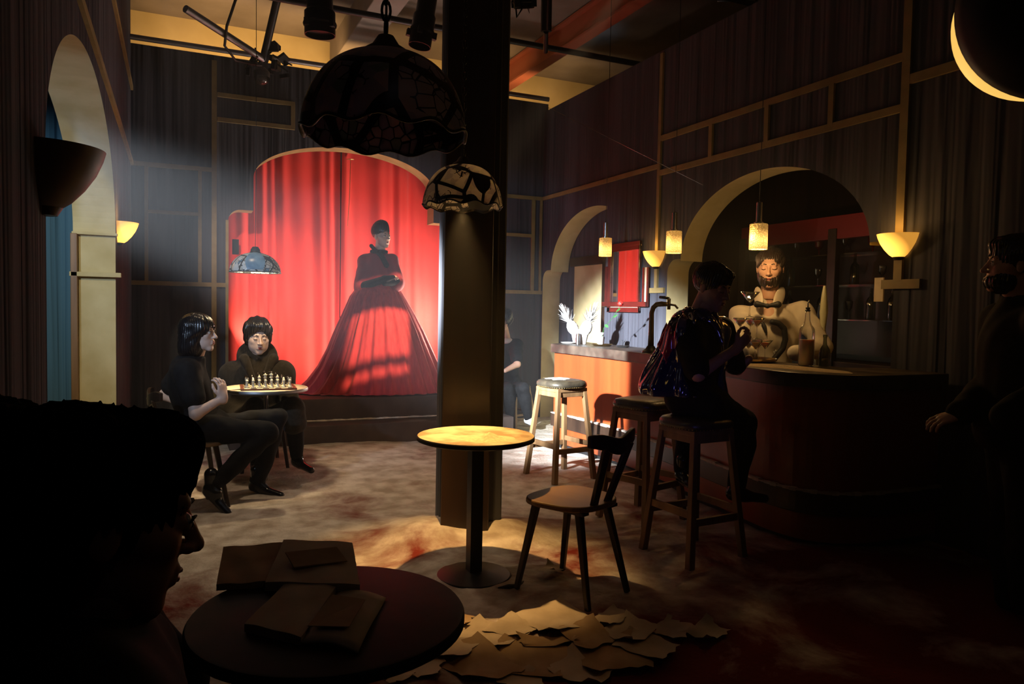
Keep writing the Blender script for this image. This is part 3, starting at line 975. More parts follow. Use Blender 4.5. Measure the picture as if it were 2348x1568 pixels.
noisy(mat('seat_wood', rough=.45), (.16, .085, .035), (.26, .15, .065), 6, stretch=(1, .12, 1))
ch0 = plank_chair(1.785, 3.175, math.radians(24), 'wooden plank chair with two-slat back beside the lamp-lit round table')
ch1 = copy_tree(ch0); ch1.location = (.10, 5.50, .0); ch1.rotation_euler.z = math.radians(-80); ch1['label'] = 'wooden chair under the woman in a black t-shirt'
ch2 = copy_tree(ch0); ch2.location = (.66, 6.52, .0); ch2.rotation_euler.z = math.radians(182); ch2['label'] = 'wooden chair under the chess player in a dark coat'


# ------------------------------------------------------------------ bar stools
def bar_stool(x, y, rz, label):
    t = empty('bar_stool', (x, y, fz(x, y)), rz, label, 'stool', 'wooden bar stools along the bar')
    m = MB(); pr = []
    rings = [(.150, .742), (.172, .746), (.182, .762), (.180, .780), (.168, .796), (.135, .806), (.08, .810), (.0, .811)]
    n = 48
    for r, z in rings:
        for k in range(n):
            a = 2 * PI * k / n; c_, s_ = math.cos(a), math.sin(a); q = (abs(c_) ** 3.4 + abs(s_) ** 3.4) ** (1 / 3.4)
            m.v.append((r * c_ / q, r * s_ / q, z))
    m.f = [(i * n + k, i * n + (k + 1) % n, (i + 1) * n + (k + 1) % n, (i + 1) * n + k) for i in range(len(rings) - 1) for k in range(n)]; m.mi = [0] * len(m.f)
    c = m.build('cushion', 'leather', t, True)
    m = MB()
    for k in range(60):
        a = 2 * PI * k / 60; c_, s_ = math.cos(a), math.sin(a); q = (abs(c_) ** 3.4 + abs(s_) ** 3.4) ** (1 / 3.4)
        m.sphere((.173 * c_ / q, .173 * s_ / q, .750), .0045, 6, 4)
    m.build('stud_row', 'brass', c, True)
    m = MB(); m.box((0, 0, .728), (.30, .30, .03)); m.build('seat_board', 'stool_wood', t, bevel=.004)
    for sx_, sy_ in ((-1, -1), (1, -1), (1, 1), (-1, 1)):
        m = MB(); m.bar((sx_ * .130, sy_ * .130, .735), (sx_ * .200, sy_ * .200, -.005), .034, .034, (0, 1, 0), .040, .040); m.build('leg', 'stool_wood', t, bevel=.003)

    def at(z): return .130 + .070 * (.735 - z) / .735
    for k, (i, j) in enumerate((((-1, -1), (1, -1)), ((1, -1), (1, 1)), ((1, 1), (-1, 1)), ((-1, 1), (-1, -1)))):
        z = .245 if k % 2 == 0 else .285; a = at(z)
        m = MB(); m.bar((i[0] * a, i[1] * a, z), (j[0] * a, j[1] * a, z), .022, .042); m.build('stretcher', 'stool_wood', t, bevel=.003)
        a = at(.70); m = MB(); m.bar((i[0] * a, i[1] * a, .695), (j[0] * a, j[1] * a, .695), .020, .045); m.build('apron', 'stool_wood', t, bevel=.003)
    return t


s1 = bar_stool(2.885, 5.36, .16, 'bar stool with dust on its padded seat, caught in the spotlight')
m = MB()
for i in range(12):
    for k in range(37):
        a = 2 * PI * k / 36; u = i / 11
        r = .128 * u * (1 + .12 * math.sin(3 * a + 1) + .08 * math.sin(7 * a)); m.v.append((r * math.cos(a) - .02, r * math.sin(a) + .01, .8075 + .011 * (1 - u ** 2) + .002 * math.sin(a * 5 + u * 8) * (1 - u) - .004 * u))
m.f = [(i * 37 + k, (i + 1) * 37 + k, (i + 1) * 37 + k + 1, i * 37 + k + 1) for i in range(11) for k in range(36)]; m.mi = [0] * len(m.f)
o = m.build('dust_patch', 'sand', smooth=True, weld=True, loc=(2.885, 5.36, fz(2.885, 5.36))); tag(o, 'thin layer of pale dust on the spotlit stool cushion', 'dust', kind='stuff')
s2 = copy_tree(s1); s2.location = (2.86, 4.14, fz(2.86, 4.14)); s2.rotation_euler.z = .28; s2['label'] = 'empty shaded bar stool between the spotlit one and the seated customer'
s3 = copy_tree(s1); s3.location = (2.73, 3.43, fz(2.73, 3.43)); s3.rotation_euler.z = .08; s3['label'] = 'bar stool under the customer in the shiny jacket'
s4 = copy_tree(s1); s4.location = (3.70, 8.05, 0); s4.rotation_euler.z = .4; s4['label'] = 'bar stool under the person half hidden behind the pillar'
s4.scale = (.9, .9, .62)

# ------------------------------------------------------------------ bar counter
BH = 1.06
front = [(3.43, 6.62), (3.48, 6.1), (3.50, 5.6), (3.47, 4.95), (3.40, 4.4), (3.34, 3.95), (3.285, 3.60), (3.28, 3.40), (3.32, 3.22), (3.42, 3.09), (3.58, 3.01), (3.78, 2.98), (4.26, 2.98)]


def smooth_path(p, it=2):
    for _ in range(it):
        q = [p[0]]
        for a, b in zip(p[:-1], p[1:]):
            q += [(a[0] * .75 + b[0] * .25, a[1] * .75 + b[1] * .25), (a[0] * .25 + b[0] * .75, a[1] * .25 + b[1] * .75)]
        q.append(p[-1]); p = q
    return p


fp = smooth_path(front)


def inset(path, d):
    out = []
    for i, p in enumerate(path):
        a = path[max(i - 1, 0)]; b = path[min(i + 1, len(path) - 1)]
        tx, ty = b[0] - a[0], b[1] - a[1]; l = math.hypot(tx, ty)
        out.append((p[0] - ty / l * d, p[1] + tx / l * d))
    return out


def bar_ring(o_, back, z0, z1, name, m_, parent, bevel=0):
    pts = o_ + back
    mm = MB(); mm.prism(pts, z0, z1)
    return mm.build(name, m_, parent, bevel=bevel)


back = [(4.26, 3.42), (3.98, 3.50), (3.93, 3.8), (3.95, 4.6), (4.0, 5.6), (4.04, 7.10)]
bar = empty('bar_counter', (0, 0, 0), 0, 'long curved bar counter with red-brown panelled front and dark worktop edge', 'bar')
bar_ring(fp, back, BH - .085, BH, 'worktop', 'bar_top', bar, .006)
ins = lambda d: inset(fp, -d)
# find inset sign: the body must lie behind the front line (larger X)
sg = 1 if ins(.05)[20][0] > fp[20][0] else -1
body = inset(fp, -.05 * sg); bb = [(4.22, 3.40), (3.96, 3.46), (3.90, 3.8), (3.92, 4.6), (3.97, 5.6), (3.98, 7.0)]
bar_ring(body, bb, .07, BH - .084, 'front_panel', 'bar_panel', bar)
bar_ring(inset(fp, -.015 * sg), bb, .235, .365, 'foot_ledge', 'dark_wood', bar, .006)
bar_ring(inset(fp, -.11 * sg), bb, -.01, .08, 'plinth', 'black', bar)
# dust along the top of the foot ledge
m = MB(); lp = inset(fp, -.03 * sg)
for i in range(0, len(lp) - 1):
    a, b = lp[i], lp[i + 1]; m.bar((a[0], a[1], .368), (b[0], b[1], .368), .030, .008 + .006 * (i % 3))
tag(m.build('ledge_dust', 'sand', bar), 'pale dust lying along the foot ledge')
# dust on the near end of the worktop
m = MB()
for i in range(12):
    for k in range(37):
        a = 2 * PI * k / 36; u = i / 11
        r = u * (1 + .15 * math.sin(3 * a + 1) + .08 * math.sin(5 * a))
        m.v.append((3.55 + .17 * r * math.cos(a) - .1 * r * math.sin(a), 3.62 + .46 * r * math.sin(a), BH + .001 + .008 * (1 - u) ** .7 + .003 * (1 - u) * math.sin(a * 4 + u * 12)))
m.f = [(i * 37 + k, (i + 1) * 37 + k, (i + 1) * 37 + k + 1, i * 37 + k + 1) for i in range(11) for k in range(36)]; m.mi = [0] * len(m.f)
tag(m.build('counter_dust', 'sand_warm', smooth=True, weld=True), 'spread of dust on the worktop in front of the clear bottle', 'dust', kind='stuff')


# ------------------------------------------------------------------ stained-glass lamps
def tiffany_mat(name, c1, c2, c3, vscale, leadw, trans=.35, bandscale=3.0, bandw=.06, rough=.35):
    m = mat(name, c1, rough); nt = m.node_tree; N = nt.nodes; L = nt.links; b = N['Principled BSDF']; out = N['Material Output']
    tc = N.new('ShaderNodeTexCoord')
    v = N.new('ShaderNodeTexVoronoi'); v.inputs['Scale'].default_value = vscale; v.feature = 'DISTANCE_TO_EDGE'
    v2 = N.new('ShaderNodeTexVoronoi'); v2.inputs['Scale'].default_value = vscale
    w = N.new('ShaderNodeTexVoronoi'); w.inputs['Scale'].default_value = bandscale; w.feature = 'DISTANCE_TO_EDGE'
    for q in (v, v2, w): L.new(tc.outputs['Object'], q.inputs['Vector'])
    a = N.new('ShaderNodeMath'); a.operation = 'LESS_THAN'; a.inputs[1].default_value = leadw; L.new(v.outputs['Distance'], a.inputs[0])
    a2 = N.new('ShaderNodeMath'); a2.operation = 'LESS_THAN'; a2.inputs[1].default_value = bandw; L.new(w.outputs['Distance'], a2.inputs[0])
    # fine pieces appear only in flower clusters
    cl = N.new('ShaderNodeTexNoise'); cl.inputs['Scale'].default_value = 6.5; L.new(tc.outputs['Object'], cl.inputs['Vector'])
    g = N.new('ShaderNodeMath'); g.operation = 'GREATER_THAN'; g.inputs[1].default_value = .50; L.new(cl.outputs['Fac'], g.inputs[0])
    a3 = N.new('ShaderNodeMath'); a3.operation = 'MULTIPLY'; L.new(a.outputs[0], a3.inputs[0]); L.new(g.outputs[0], a3.inputs[1])
    mxm = N.new('ShaderNodeMath'); mxm.operation = 'MAXIMUM'; L.new(a3.outputs[0], mxm.inputs[0]); L.new(a2.outputs[0], mxm.inputs[1])
    cr = N.new('ShaderNodeValToRGB'); cr.color_ramp.interpolation = 'CONSTANT'
    cr.color_ramp.elements[0].color = (*c1, 1); cr.color_ramp.elements[1].color = (*c2, 1); cr.color_ramp.elements[1].position = .45
    e = cr.color_ramp.elements.new(.75); e.color = (*c3, 1)
    L.new(v2.outputs['Color'], cr.inputs[0]); L.new(cr.outputs[0], b.inputs['Base Color'])
    tl = N.new('ShaderNodeBsdfTranslucent'); L.new(cr.outputs[0], tl.inputs[0])
    ms = N.new('ShaderNodeMixShader'); ms.inputs[0].default_value = trans; L.new(b.outputs[0], ms.inputs[1]); L.new(tl.outputs[0], ms.inputs[2])
    ld = N.new('ShaderNodeBsdfPrincipled'); ld.inputs['Base Color'].default_value = (.010, .009, .008, 1); ld.inputs['Roughness'].default_value = .4
    m2 = N.new('ShaderNodeMixShader'); L.new(mxm.outputs[0], m2.inputs[0]); L.new(ms.outputs[0], m2.inputs[1]); L.new(ld.outputs[0], m2.inputs[2]); L.new(m2.outputs[0], out.inputs['Surface'])
    return m


tiffany_mat('glass_violet', (.60, .50, .54), (.46, .42, .52), (.34, .40, .38), 30, .045, .45, 8.0, .085)
tiffany_mat('glass_cream', (.72, .64, .54), (.60, .52, .48), (.68, .62, .48), 32, .05, .55, 8.5, .075)
tiffany_mat('glass_blue', (.62, .64, .62), (.52, .52, .46), (.14, .26, .36), 36, .06, .06, 9, .05)
mat('tulip_blue', (.09, .20, .32), .3)


def dome_lamp(x, y, zr, R, hgt, glass, label, lit=None, chain=True, flat=False, topz=4.9, rz=0.0):
    t = empty('stained_glass_lamp', (x, y, zr), rz, label, 'lamp', 'hanging stained-glass lamps')
    m = MB(); n = 96; K = 22

    def ring(u, off):
        out = []
        for k in range(n):
            a = 2 * PI * k / n
            sc = 1 if flat else 1 + .018 * math.cos(10 * a) * (1 - u) ** 2
            if flat: r = R * math.cos(u * PI / 2) ** .9; z = hgt * math.sin(u * PI / 2)
            else:
                r = R * math.cos(u * PI / 2) ** .72; z = hgt * math.sin(u * PI / 2) ** 1.05 + (0 if u > .3 else .008 * math.cos(10 * a) * (1 - u / .3))
            out.append(((r * sc - off) * math.cos(a), (r * sc - off) * math.sin(a), z - off * .6))
        return out
    us = [.0 + .90 * i / K for i in range(K + 1)]
    for i in range(K + 1): m.v += ring(us[i], 0)
    m.f = [(i * n + k, i * n + (k + 1) % n, (i + 1) * n + (k + 1) % n, (i + 1) * n + k) for i in range(K) for k in range(n)]; m.mi = [0] * len(m.f)
    sh = m.build('lamp_shade', glass, t, True)
    md = sh.modifiers.new('s', 'SOLIDIFY'); md.thickness = .004
    rp_ = ring(0, 0); m = MB(); m.tube([Vector(p) for p in rp_] + [Vector(rp_[0])], .0042, 6, False); m.build('rim', 'lead', t, True)
    ztop = hgt * math.sin(.9 * PI / 2) ** (1 if flat else 1.05); rt = R * math.cos(.9 * PI / 2) ** (.9 if flat else .72)
    m = MB(); m.lathe([(rt + .012, ztop - .006), (rt, ztop + .010), (.035, ztop + .022), (.02, ztop + .045), (0, ztop + .048)], n=32); m.build('cap', 'lead', t, True, auto=.6)
    zc = ztop + .045
    if chain:
        m = MB(); nl = int((min(topz - zr, 3.2) - zc) / .040)
        for i in range(nl):
            c = Vector((0, 0, zc + .022 + i * .040)); ax = i % 2; pts = []
            for k in range(13):
                a = 2 * PI * k / 12; q = (.011 * math.cos(a), .026 * math.sin(a)); pts.append(c + (Vector((q[0], 0, q[1])) if ax else Vector((0, q[0], q[1]))))
            m.tube(pts, .0036, 5, False)
        m.build('chain', 'black_metal', t, True)
    m = MB(); m.tube([(.0, 0, zc), (.004, .004, zc + .5), (-.003, 0, topz - zr)], .0032 if chain else .0022, 6); m.build('cord', 'black', t, True)
    m = MB(); m.tube([(0, 0, ztop), (0, 0, ztop - .06)], .018, 12); m.sphere((0, 0, ztop - .09), .026, 14, 10)
    m.build('bulb', 'bulb_on' if lit else 'bulb_off', t, True)
    if lit:
        l = light('lamp_glow', 'SPOT', (0, 0, .012), lit[0], lit[1], None, .02, lit[2], 1.0); l.parent = t
        l2 = light('lamp_inner_glow', 'POINT', (.055, -.02, hgt * .58), lit[3], lit[1], None, .03); l2.parent = t
    return t


mat('bulb_on', (1, .8, .5), .3, emit=(1, .72, .38), es=6)
mat('bulb_off', (.3, .28, .25), .15)
dome_lamp(.480, 1.86, 1.83, .205, .205, 'glass_violet', 'large unlit stained-glass dome lamp on a chain, nearest the camera')
dome_lamp(1.365, 3.67, 1.930, .205, .215, 'glass_cream', 'small lit stained-glass lamp with cream panels before the pillar', lit=(230, (1, .56, .18), 60, .6), rz=.9)
cl_ = dome_lamp(.545, 5.93, 1.640, .185, .150, 'glass_blue', 'shallow stained-glass lamp with a blue tulip hanging over the chess table', lit=(80, (1, .74, .42), 52, 26.0), chain=False, flat=True)
# the blue tulip panel facing the camera
m = MB(); n = 14
dirc = math.atan2(-5.93, -.545)
for i in range(n + 1):
    u = .06 + .86 * i / n
    hw = .36 * math.sin(PI * min(1, .22 + .78 * (i / n) ** .8)) + .05 if i < n else .10
    hw = (.16 + .30 * math.sin(PI * (.15 + .7 * i / n)))
    for j in range(9):
        a = dirc + (j / 8 - .5) * 2 * hw
        r = .1865 * math.cos(u * PI / 2) ** .9; z = .151 * math.sin(u * PI / 2)
        m.v.append((r * math.cos(a) * 1.012, r * math.sin(a) * 1.012, z + .002))
m.f = [(i * 9 + j, i * 9 + j + 1, (i + 1) * 9 + j + 1, (i + 1) * 9 + j) for i in range(n) for j in range(8)]; m.mi = [0] * len(m.f)
noisy(MAT['tulip_blue'], (.07, .17, .28), (.22, .38, .50), 14)
tag(m.build('tulip_panel', 'tulip_blue', cl_, True), 'streaky blue glass tulip')

# ------------------------------------------------------------------ pendant lamps over the bar
pm = mat('pendant_glass', (.9, .62, .25), .35, emit=(1, .50, .11), es=1.3)
nt = pm.node_tree; N = nt.nodes; L = nt.links; b = N['Principled BSDF']
tc = N.new('ShaderNodeTexCoord'); vv = N.new('ShaderNodeTexVoronoi'); vv.inputs['Scale'].default_value = 95; L.new(tc.outputs['Object'], vv.inputs['Vector'])
bp = N.new('ShaderNodeBump'); bp.inputs['Strength'].default_value = 1; bp.inputs['Distance'].default_value = .01; L.new(vv.outputs['Distance'], bp.inputs['Height']); L.new(bp.outputs[0], b.inputs['Normal'])
sp = N.new('ShaderNodeSeparateXYZ'); L.new(tc.outputs['Object'], sp.inputs[0])
# the bulb inside sits low in the shade: the glass lights up most around it
mr = N.new('ShaderNodeMath'); mr.operation = 'SUBTRACT'; mr.inputs[1].default_value = .055; L.new(sp.outputs['Z'], mr.inputs[0])
ab = N.new('ShaderNodeMath'); ab.operation = 'ABSOLUTE'; L.new(mr.outputs[0], ab.inputs[0])
mq = N.new('ShaderNodeMapRange'); mq.inputs['From Min'].default_value = 0; mq.inputs['From Max'].default_value = .085; mq.inputs['To Min'].default_value = 4.2; mq.inputs['To Max'].default_value = .62; L.new(ab.outputs[0], mq.inputs['Value'])
vr = N.new('ShaderNodeMapRange'); vr.inputs['From Max'].default_value = .55; vr.inputs['To Min'].default_value = 1.0; vr.inputs['To Max'].default_value = .45; L.new(vv.outputs['Distance'], vr.inputs['Value'])
mu = N.new('ShaderNodeMath'); mu.operation = 'MULTIPLY'; L.new(mq.outputs[0], mu.inputs[0]); L.new(vr.outputs[0], mu.inputs[1]); L.new(mu.outputs[0], b.inputs['Emission Strength'])


def pendant(p, label, en):
    t = empty('pendant_lamp', p, 0, label, 'lamp', 'glass pendant lamps over the bar')
    R_ = .063; h_ = .180
    m = MB(); m.lathe([(R_, 0), (R_ + .001, .004), (R_, h_ - .004), (R_ - .004, h_), (.02, h_ + .002)], n=40); m.build('glass_shade', 'pendant_glass', t, True, auto=.6)
    m = MB(); m.lathe([(R_ * .55, h_ + .002), (R_ * .55, h_ + .012), (.022, h_ + .016), (.022, h_ + .150), (.016, h_ + .156), (0, h_ + .156)], n=28); m.build('metal_tube', 'steel', t, True, auto=.6)
    m = MB(); m.tube([(0, 0, h_ + .15), (0, 0, 4.9 - p[2])], .003, 6); m.build('cord', 'black', t, True)
    l = light('pendant_glow', 'POINT', (0, 0, -.05), en, (1, .60, .22), None, .04); l.parent = t
    l = light('pendant_top_glow', 'POINT', (-.09, 0, .08), en * .22, (1, .60, .22), None, .04); l.parent = t
    return t


pendant((3.90, 6.39, 1.945), 'glass pendant lamp beside the tall mirror, farthest of the three', 2.8)
pendant((3.73, 5.04, 1.885), 'glass pendant lamp above the beer tap, middle of the three', 2.8)
pendant((3.79, 4.13, 1.860), 'glass pendant lamp above the pyramid of cocktail glasses', 7.5)

# ------------------------------------------------------------------ bowl sconces
bm_ = mat('bowl_glass', (.85, .62, .28), .4, emit=(1, .43, .055), es=.9)
nt = bm_.node_tree; N = nt.nodes; L = nt.links; b = N['Principled BSDF']
tc = N.new('ShaderNodeTexCoord'); dv = N.new('ShaderNodeVectorMath'); dv.operation = 'DISTANCE'; dv.inputs[1].default_value = (-.10, .045, .035)
L.new(tc.outputs['Object'], dv.inputs[0])
mq = N.new('ShaderNodeMapRange'); mq.inputs['From Min'].default_value = .03; mq.inputs['From Max'].default_value = .16; mq.inputs['To Min'].default_value = 4.2; mq.inputs['To Max'].default_value = .62; L.new(dv.outputs['Value'], mq.inputs['Value'])
L.new(mq.outputs[0], b.inputs['Emission Strength'])
mat('bowl_dark', (.030, .016, .010), .5)


def sconce(p, nrm_a, label, lit=True, sc=1.0):
    """Half bowl on a wall; local -x points into the room."""
    t = empty('wall_sconce', p, nrm_a, label, 'wall lamp', 'bowl-shaped wall lamps')
    g = 'bowl_glass' if lit else 'bowl_dark'
    m = MB(); prof = [(.040, 0), (.062, .016), (.092, .050), (.118, .090), (.134, .128), (.141, .152), (.136, .152), (.112, .090), (.086, .052), (.056, .020), (.0, .006)]
    prof = [(r * sc, z * sc) for r, z in prof]
    m.lathe(prof, (0, 0, 0), 40, PI / 2, 3 * PI / 2)
    m.build('glass_bowl', g, t, True, auto=.8)
    m = MB(); m.lathe([(.0, -.020 * sc), (.030 * sc, -.020 * sc), (.040 * sc, -.004), (.042 * sc, .001), (0, .003)], (0, 0, 0), 24, PI / 2, 3 * PI / 2); m.build('base_cup', 'black_metal', t, True, auto=.6)
    m = MB(); m.box((-.010, 0, .06 * sc), (.016, .05, .14 * sc)); m.build('wall_mount', 'black_metal', t, bevel=.003)
    if lit:
        l = light('sconce_glow', 'POINT', (-.10 * sc, 0, .21 * sc), lit, (1, .52, .14), None, .05); l.parent = t
    return t


sconce((XR - .012, 6.06, 1.84), 0, 'small glowing bowl wall lamp between mirror and bar arch', 1.5, .98)
sconce((XR - .012, 3.38, 1.785), 0, 'large glowing bowl wall lamp on the ochre strip right of the bar', .85, .98)
sconce((XL + .004, 6.60, 1.86), PI, 'glowing bowl wall lamp at the edge of the tall left arch', 2.2, 1.05)
sconce((XL + .004, 3.02, 1.72), PI, 'dark unlit bowl wall lamp before the tall left arch', 0, 1.35)

# glass globe with a dark round hood in the upper right corner
t = empty('globe_lamp', (1.505, .90, 1.972), 0, 'amber globe lamp behind a round black hood, top right corner', 'lamp')
mat('globe_glass', (.9, .6, .2), .4, emit=(1, .60, .13), es=.95)
m = MB(); m.sphere((0, 0, 0), .150, 48, 32); m.build('glass_globe', 'globe_glass', t, True)
d = Vector((-1.5, -.9, -.55)).normalized(); rt = Vector((-d.y, d.x, 0)).normalized() * -1
m = MB(); sdx = Vector((d.y, -d.x, 0)).normalized()
ctr = d * .10 + Vector((.03, -.03, .035))
nn = 64
axz = d; axx = sdx; axy = axz.cross(axx)
pr = [(0.0, .10), (.06, .095), (.12, .07), (.165, .035), (.180, 0), (.176, -.01), (.16, .02), (.0, .06)]
for r, z in pr:
    for k in range(nn):
        a = 2 * PI * k / nn; m.v.append(ctr + axx * r * math.cos(a) + axy * r * math.sin(a) + axz * z)
m.f = [(i * nn + k, i * nn + (k + 1) % nn, (i + 1) * nn + (k + 1) % nn, (i + 1) * nn + k) for i in range(len(pr) - 1) for k in range(nn)]; m.mi = [0] * len(m.f)
m.build('hood', 'black', t, True)
m = MB(); m.tube([(0, 0, .15), (0, 0, 2.95)], .012, 10); m.build('stem', 'black_metal', t, True)

# ------------------------------------------------------------------ mirror in the niche
MX = XR - .018


def mp_(px, py): v = wx(px, py, MX); return (v.y, v.z)


t = empty('wall_mirror', (MX, 6.6, 1.7), 0, 'mirror in overlapping red-brown frames showing the red curtain', 'mirror')
noisy(mat('mirror_frame', rough=.22, spec=.6), (.030, .006, .005), (.060, .012, .009), 8)
mat('inlay', (.55, .42, .30), .3)
yl = mp_(1397, 650)[0]; yr = mp_(1469, 650)[0]; zt = mp_(1436, 556)[1]; zb = mp_(1436, 716)[1]
wl = mp_(1388, 650)[0]; wr_ = mp_(1489, 650)[0]; zt2 = mp_(1480, 613)[1]; zb2 = mp_(1440, 703)[1]
zg = mp_(1436, 575)[1]


def fbar(m, ya, yb, za, zb_, x0_, dep=.02): m.box((x0_ - MX, (ya + yb) / 2 - 6.6, (za + zb_) / 2 - 1.7), (dep, abs(ya - yb), abs(za - zb_)))


m = MB(); fbar(m, yl - .02, yr + .005, zg + .02, zb + .02, MX, .008); m.build('mirror_glass', 'mirror', t)
m = MB(); fbar(m, yl, yl - .055, zt, zb, MX - .014); fbar(m, yl, yr, zb + .05, zb, MX - .014); fbar(m, yl, yr, zt, zt - .045, MX - .014); fbar(m, yl, yr, zg + .045, zg, MX - .012); fbar(m, yr + .018, yr, zt, zb, MX - .012)
m.build('tall_frame', 'mirror_frame', t, bevel=.003)
m = MB(); fbar(m, wl, wl - .05, zt2 + .04, zb2, MX + .002); fbar(m, wl, wr_, zb2 + .05, zb2, MX - .034); fbar(m, wr_ + .10, wr_ + .065, zt2, zb2, MX - .010); fbar(m, wr_ + .025, wr_, zt2, zb2, MX - .010)
m.build('wide_frame', 'mirror_frame', t, bevel=.003)
m = MB(); fbar(m, yl - .05, yr, zt - .05, zg + .05, MX - .006, .012); fbar(m, yl, yr, zb2 - .004, zb + .05, MX - .006, .012); fbar(m, wr_ + .066, wr_ + .026, zt2, zb2, MX - .006, .012)
m.build('inlay_strip', 'inlay', t)
# ochre door panel deep in the niche
m = MB(); a = wx(1312, 700, XR + .215); b2 = wx(1378, 700, XR + .215)
m.box((XR + .245, (a.y + b2.y) / 2, .98), (.02, a.y - b2.y, 1.96)); d_ = struct(m.build('door_1', 'plaster_ochre', bevel=.004))
m = MB(); m.box((XR + .235, (a.y + b2.y) / 2, 2.0), (.05, a.y - b2.y + .16, .11)); m.box((XR + .235, b2.y - .045, 1.0), (.05, .07, 1.95)); struct(m.build('trim_60', 'dark_wood', bevel=.005))
# ------------------------------------------------------------------ things on the bar
BT = BH + .001


def pineapple(p, lean, lab, rz=0):
    t = empty('pineapple', p, rz, lab, 'pineapple', 'white pineapples in tapered vases')
    L_ = Vector((lean[0], lean[1], 1)).normalized(); Rq = Vector((0, 0, 1)).rotation_difference(L_).to_matrix()
    base = Vector((0, 0, .085))
    m = MB(); n, k = 40, 22
    for i in range(k + 1):
        a = PI * i / k
        for j in range(n):
            b = 2 * PI * j / n; bump = 1 + .05 * abs(math.sin(j * 8 * PI / n + i * .9)) * abs(math.sin(j * 8 * PI / n - i * .9)) * 2
            m.v.append(base + Rq @ Vector((.056 * math.sin(a) * math.cos(b) * bump, .056 * math.sin(a) * math.sin(b) * bump, .082 - .082 * math.cos(a))))
    m.f = [(i * n + j, i * n + (j + 1) % n, (i + 1) * n + (j + 1) % n, (i + 1) * n + j) for i in range(k) for j in range(n)]; m.mi = [0] * len(m.f)
    m.build('fruit', 'white_ceramic', t, True)
    m = MB(); r_ = random.Random(hash(lab) % 1000 + 3)
    for q in range(44):
        a = q * 2.4; u = q / 43; ln = .070 + .075 * u; out = .95 - .80 * u
        d0 = Vector((math.cos(a) * out, math.sin(a) * out, .55 + u)).normalized(); s_ = Vector((-math.sin(a), math.cos(a), 0))
        b0 = Vector((math.cos(a) * .02 * (1 - u), math.sin(a) * .02 * (1 - u), .152 + .055 * u)); pts = []
        for z in range(6):
            v = z / 5; c = b0 + d0 * ln * v + Vector((0, 0, .02 * v * v)) + Vector((math.cos(a), math.sin(a), 0)) * (.022 * v * v * (1 - u)); w = .0105 * (1 - v ** 1.6) + .0006
            pts.append(base + Rq @ (c - s_ * w)); pts.append(base + Rq @ (c + s_ * w + Vector((0, 0, .0))))
        m.add(pts, [(2 * z, 2 * z + 1, 2 * z + 3, 2 * z + 2) for z in range(5)])
    m.build('leaf_crown', 'white_ceramic', t)
    m = MB(); m.lathe([(.0, .002), (.030, .002), (.034, .01), (.060, .13), (.063, .145), (.058, .145), (.055, .125), (.03, .014), (0, .012)], n=10); m.build('vase', 'white_ceramic', t)
    return t


pineapple((3.80, 6.76, BT), (-.42, .36), 'white pineapple leaning left in a tapered vase at the bar end')
pineapple((3.72, 6.48, BT), (.26, -.30), 'white pineapple leaning toward the mirror, beside the rose cup')


def simple(name, prof, p, m_, label, cat, n=32, group=None, smooth=True):
    m = MB(); m.lathe(prof, n=n); o = m.build(name, m_, None, smooth, loc=p, auto=.7); return tag(o, label, cat, group)


simple('small_plate', [(0, .004), (.07, .004), (.085, .012), (.088, .012), (.07, 0), (0, 0)], (3.66, 6.66, BT), 'white_ceramic', 'small white plate in front of the pineapples', 'plate')
simple('shallow_dish', [(0, .004), (.08, .004), (.10, .018), (.104, .018), (.08, 0), (0, 0)], (3.76, 6.18, BT), 'brass', 'shallow metal dish in front of the rose cup', 'dish')
simple('ash_dish', [(0, .004), (.05, .004), (.065, .016), (.068, .016), (.05, 0), (0, 0)], (3.83, 5.92, BT), 'dull_steel', 'small grey dish with twigs near the beer tap', 'dish')
m = MB()
for k in range(5): m.tube([(3.83 + .01 * k - .02, 5.92, BT + .01), (3.83 + .03 * math.cos(k * 2), 5.92 + .03 * math.sin(k * 2), BT + .07)], .0016, 5)
tag(m.build('twig', 'black'), 'thin dark twigs standing in the small grey dish', 'twigs', kind='stuff')
simple('shaker', [(0, 0), (.022, 0), (.024, .05), (.022, .095), (.018, .11), (0, .115)], (3.64, 6.44, BT), 'steel', 'chrome cocktail shaker before the right pineapple', 'shaker')
simple('tall_cup', [(0, .003), (.028, .003), (.036, .115), (.037, .125), (.033, .125), (.026, .008), (0, .008)], (3.80, 6.28, BT), 'white_ceramic', 'tall white cup holding a single red rose', 'cup')
t = empty('rose', (3.80, 6.28, BT), 0, 'single red rose leaning out of the tall white cup', 'flower')
rp0 = wr(1423, 696, 6.9) - Vector((3.80, 6.28, BT))
m = MB(); m.tube([(0, 0, .01), Vector((0, 0, .10)) + rp0 * .18, rp0 * .62 + Vector((0, 0, .02)), rp0 - Vector((0, 0, .02))], .0022, 6); m.build('stem', 'rose_green', t)
m = MB(); n, k = 26, 14
for i in range(k + 1):
    a = PI * i / k
    for j in range(n + 1):
        b = 2 * PI * j / n; r = .026 * (1 + .10 * math.sin(3 * b + i * .9) + .07 * math.sin(5 * b - i)); m.v.append(rp0 + Vector((r * math.sin(a) * math.cos(b), r * math.sin(a) * math.sin(b), .030 * math.cos(a) * (.8 + .2 * math.sin(i * 2.2)))))
m.f = [(i * (n + 1) + j, (i + 1) * (n + 1) + j, (i + 1) * (n + 1) + j + 1, i * (n + 1) + j + 1) for i in range(k) for j in range(n)]; m.mi = [0] * len(m.f)
m.build('flower_head', 'rose_red', t, True, weld=True)
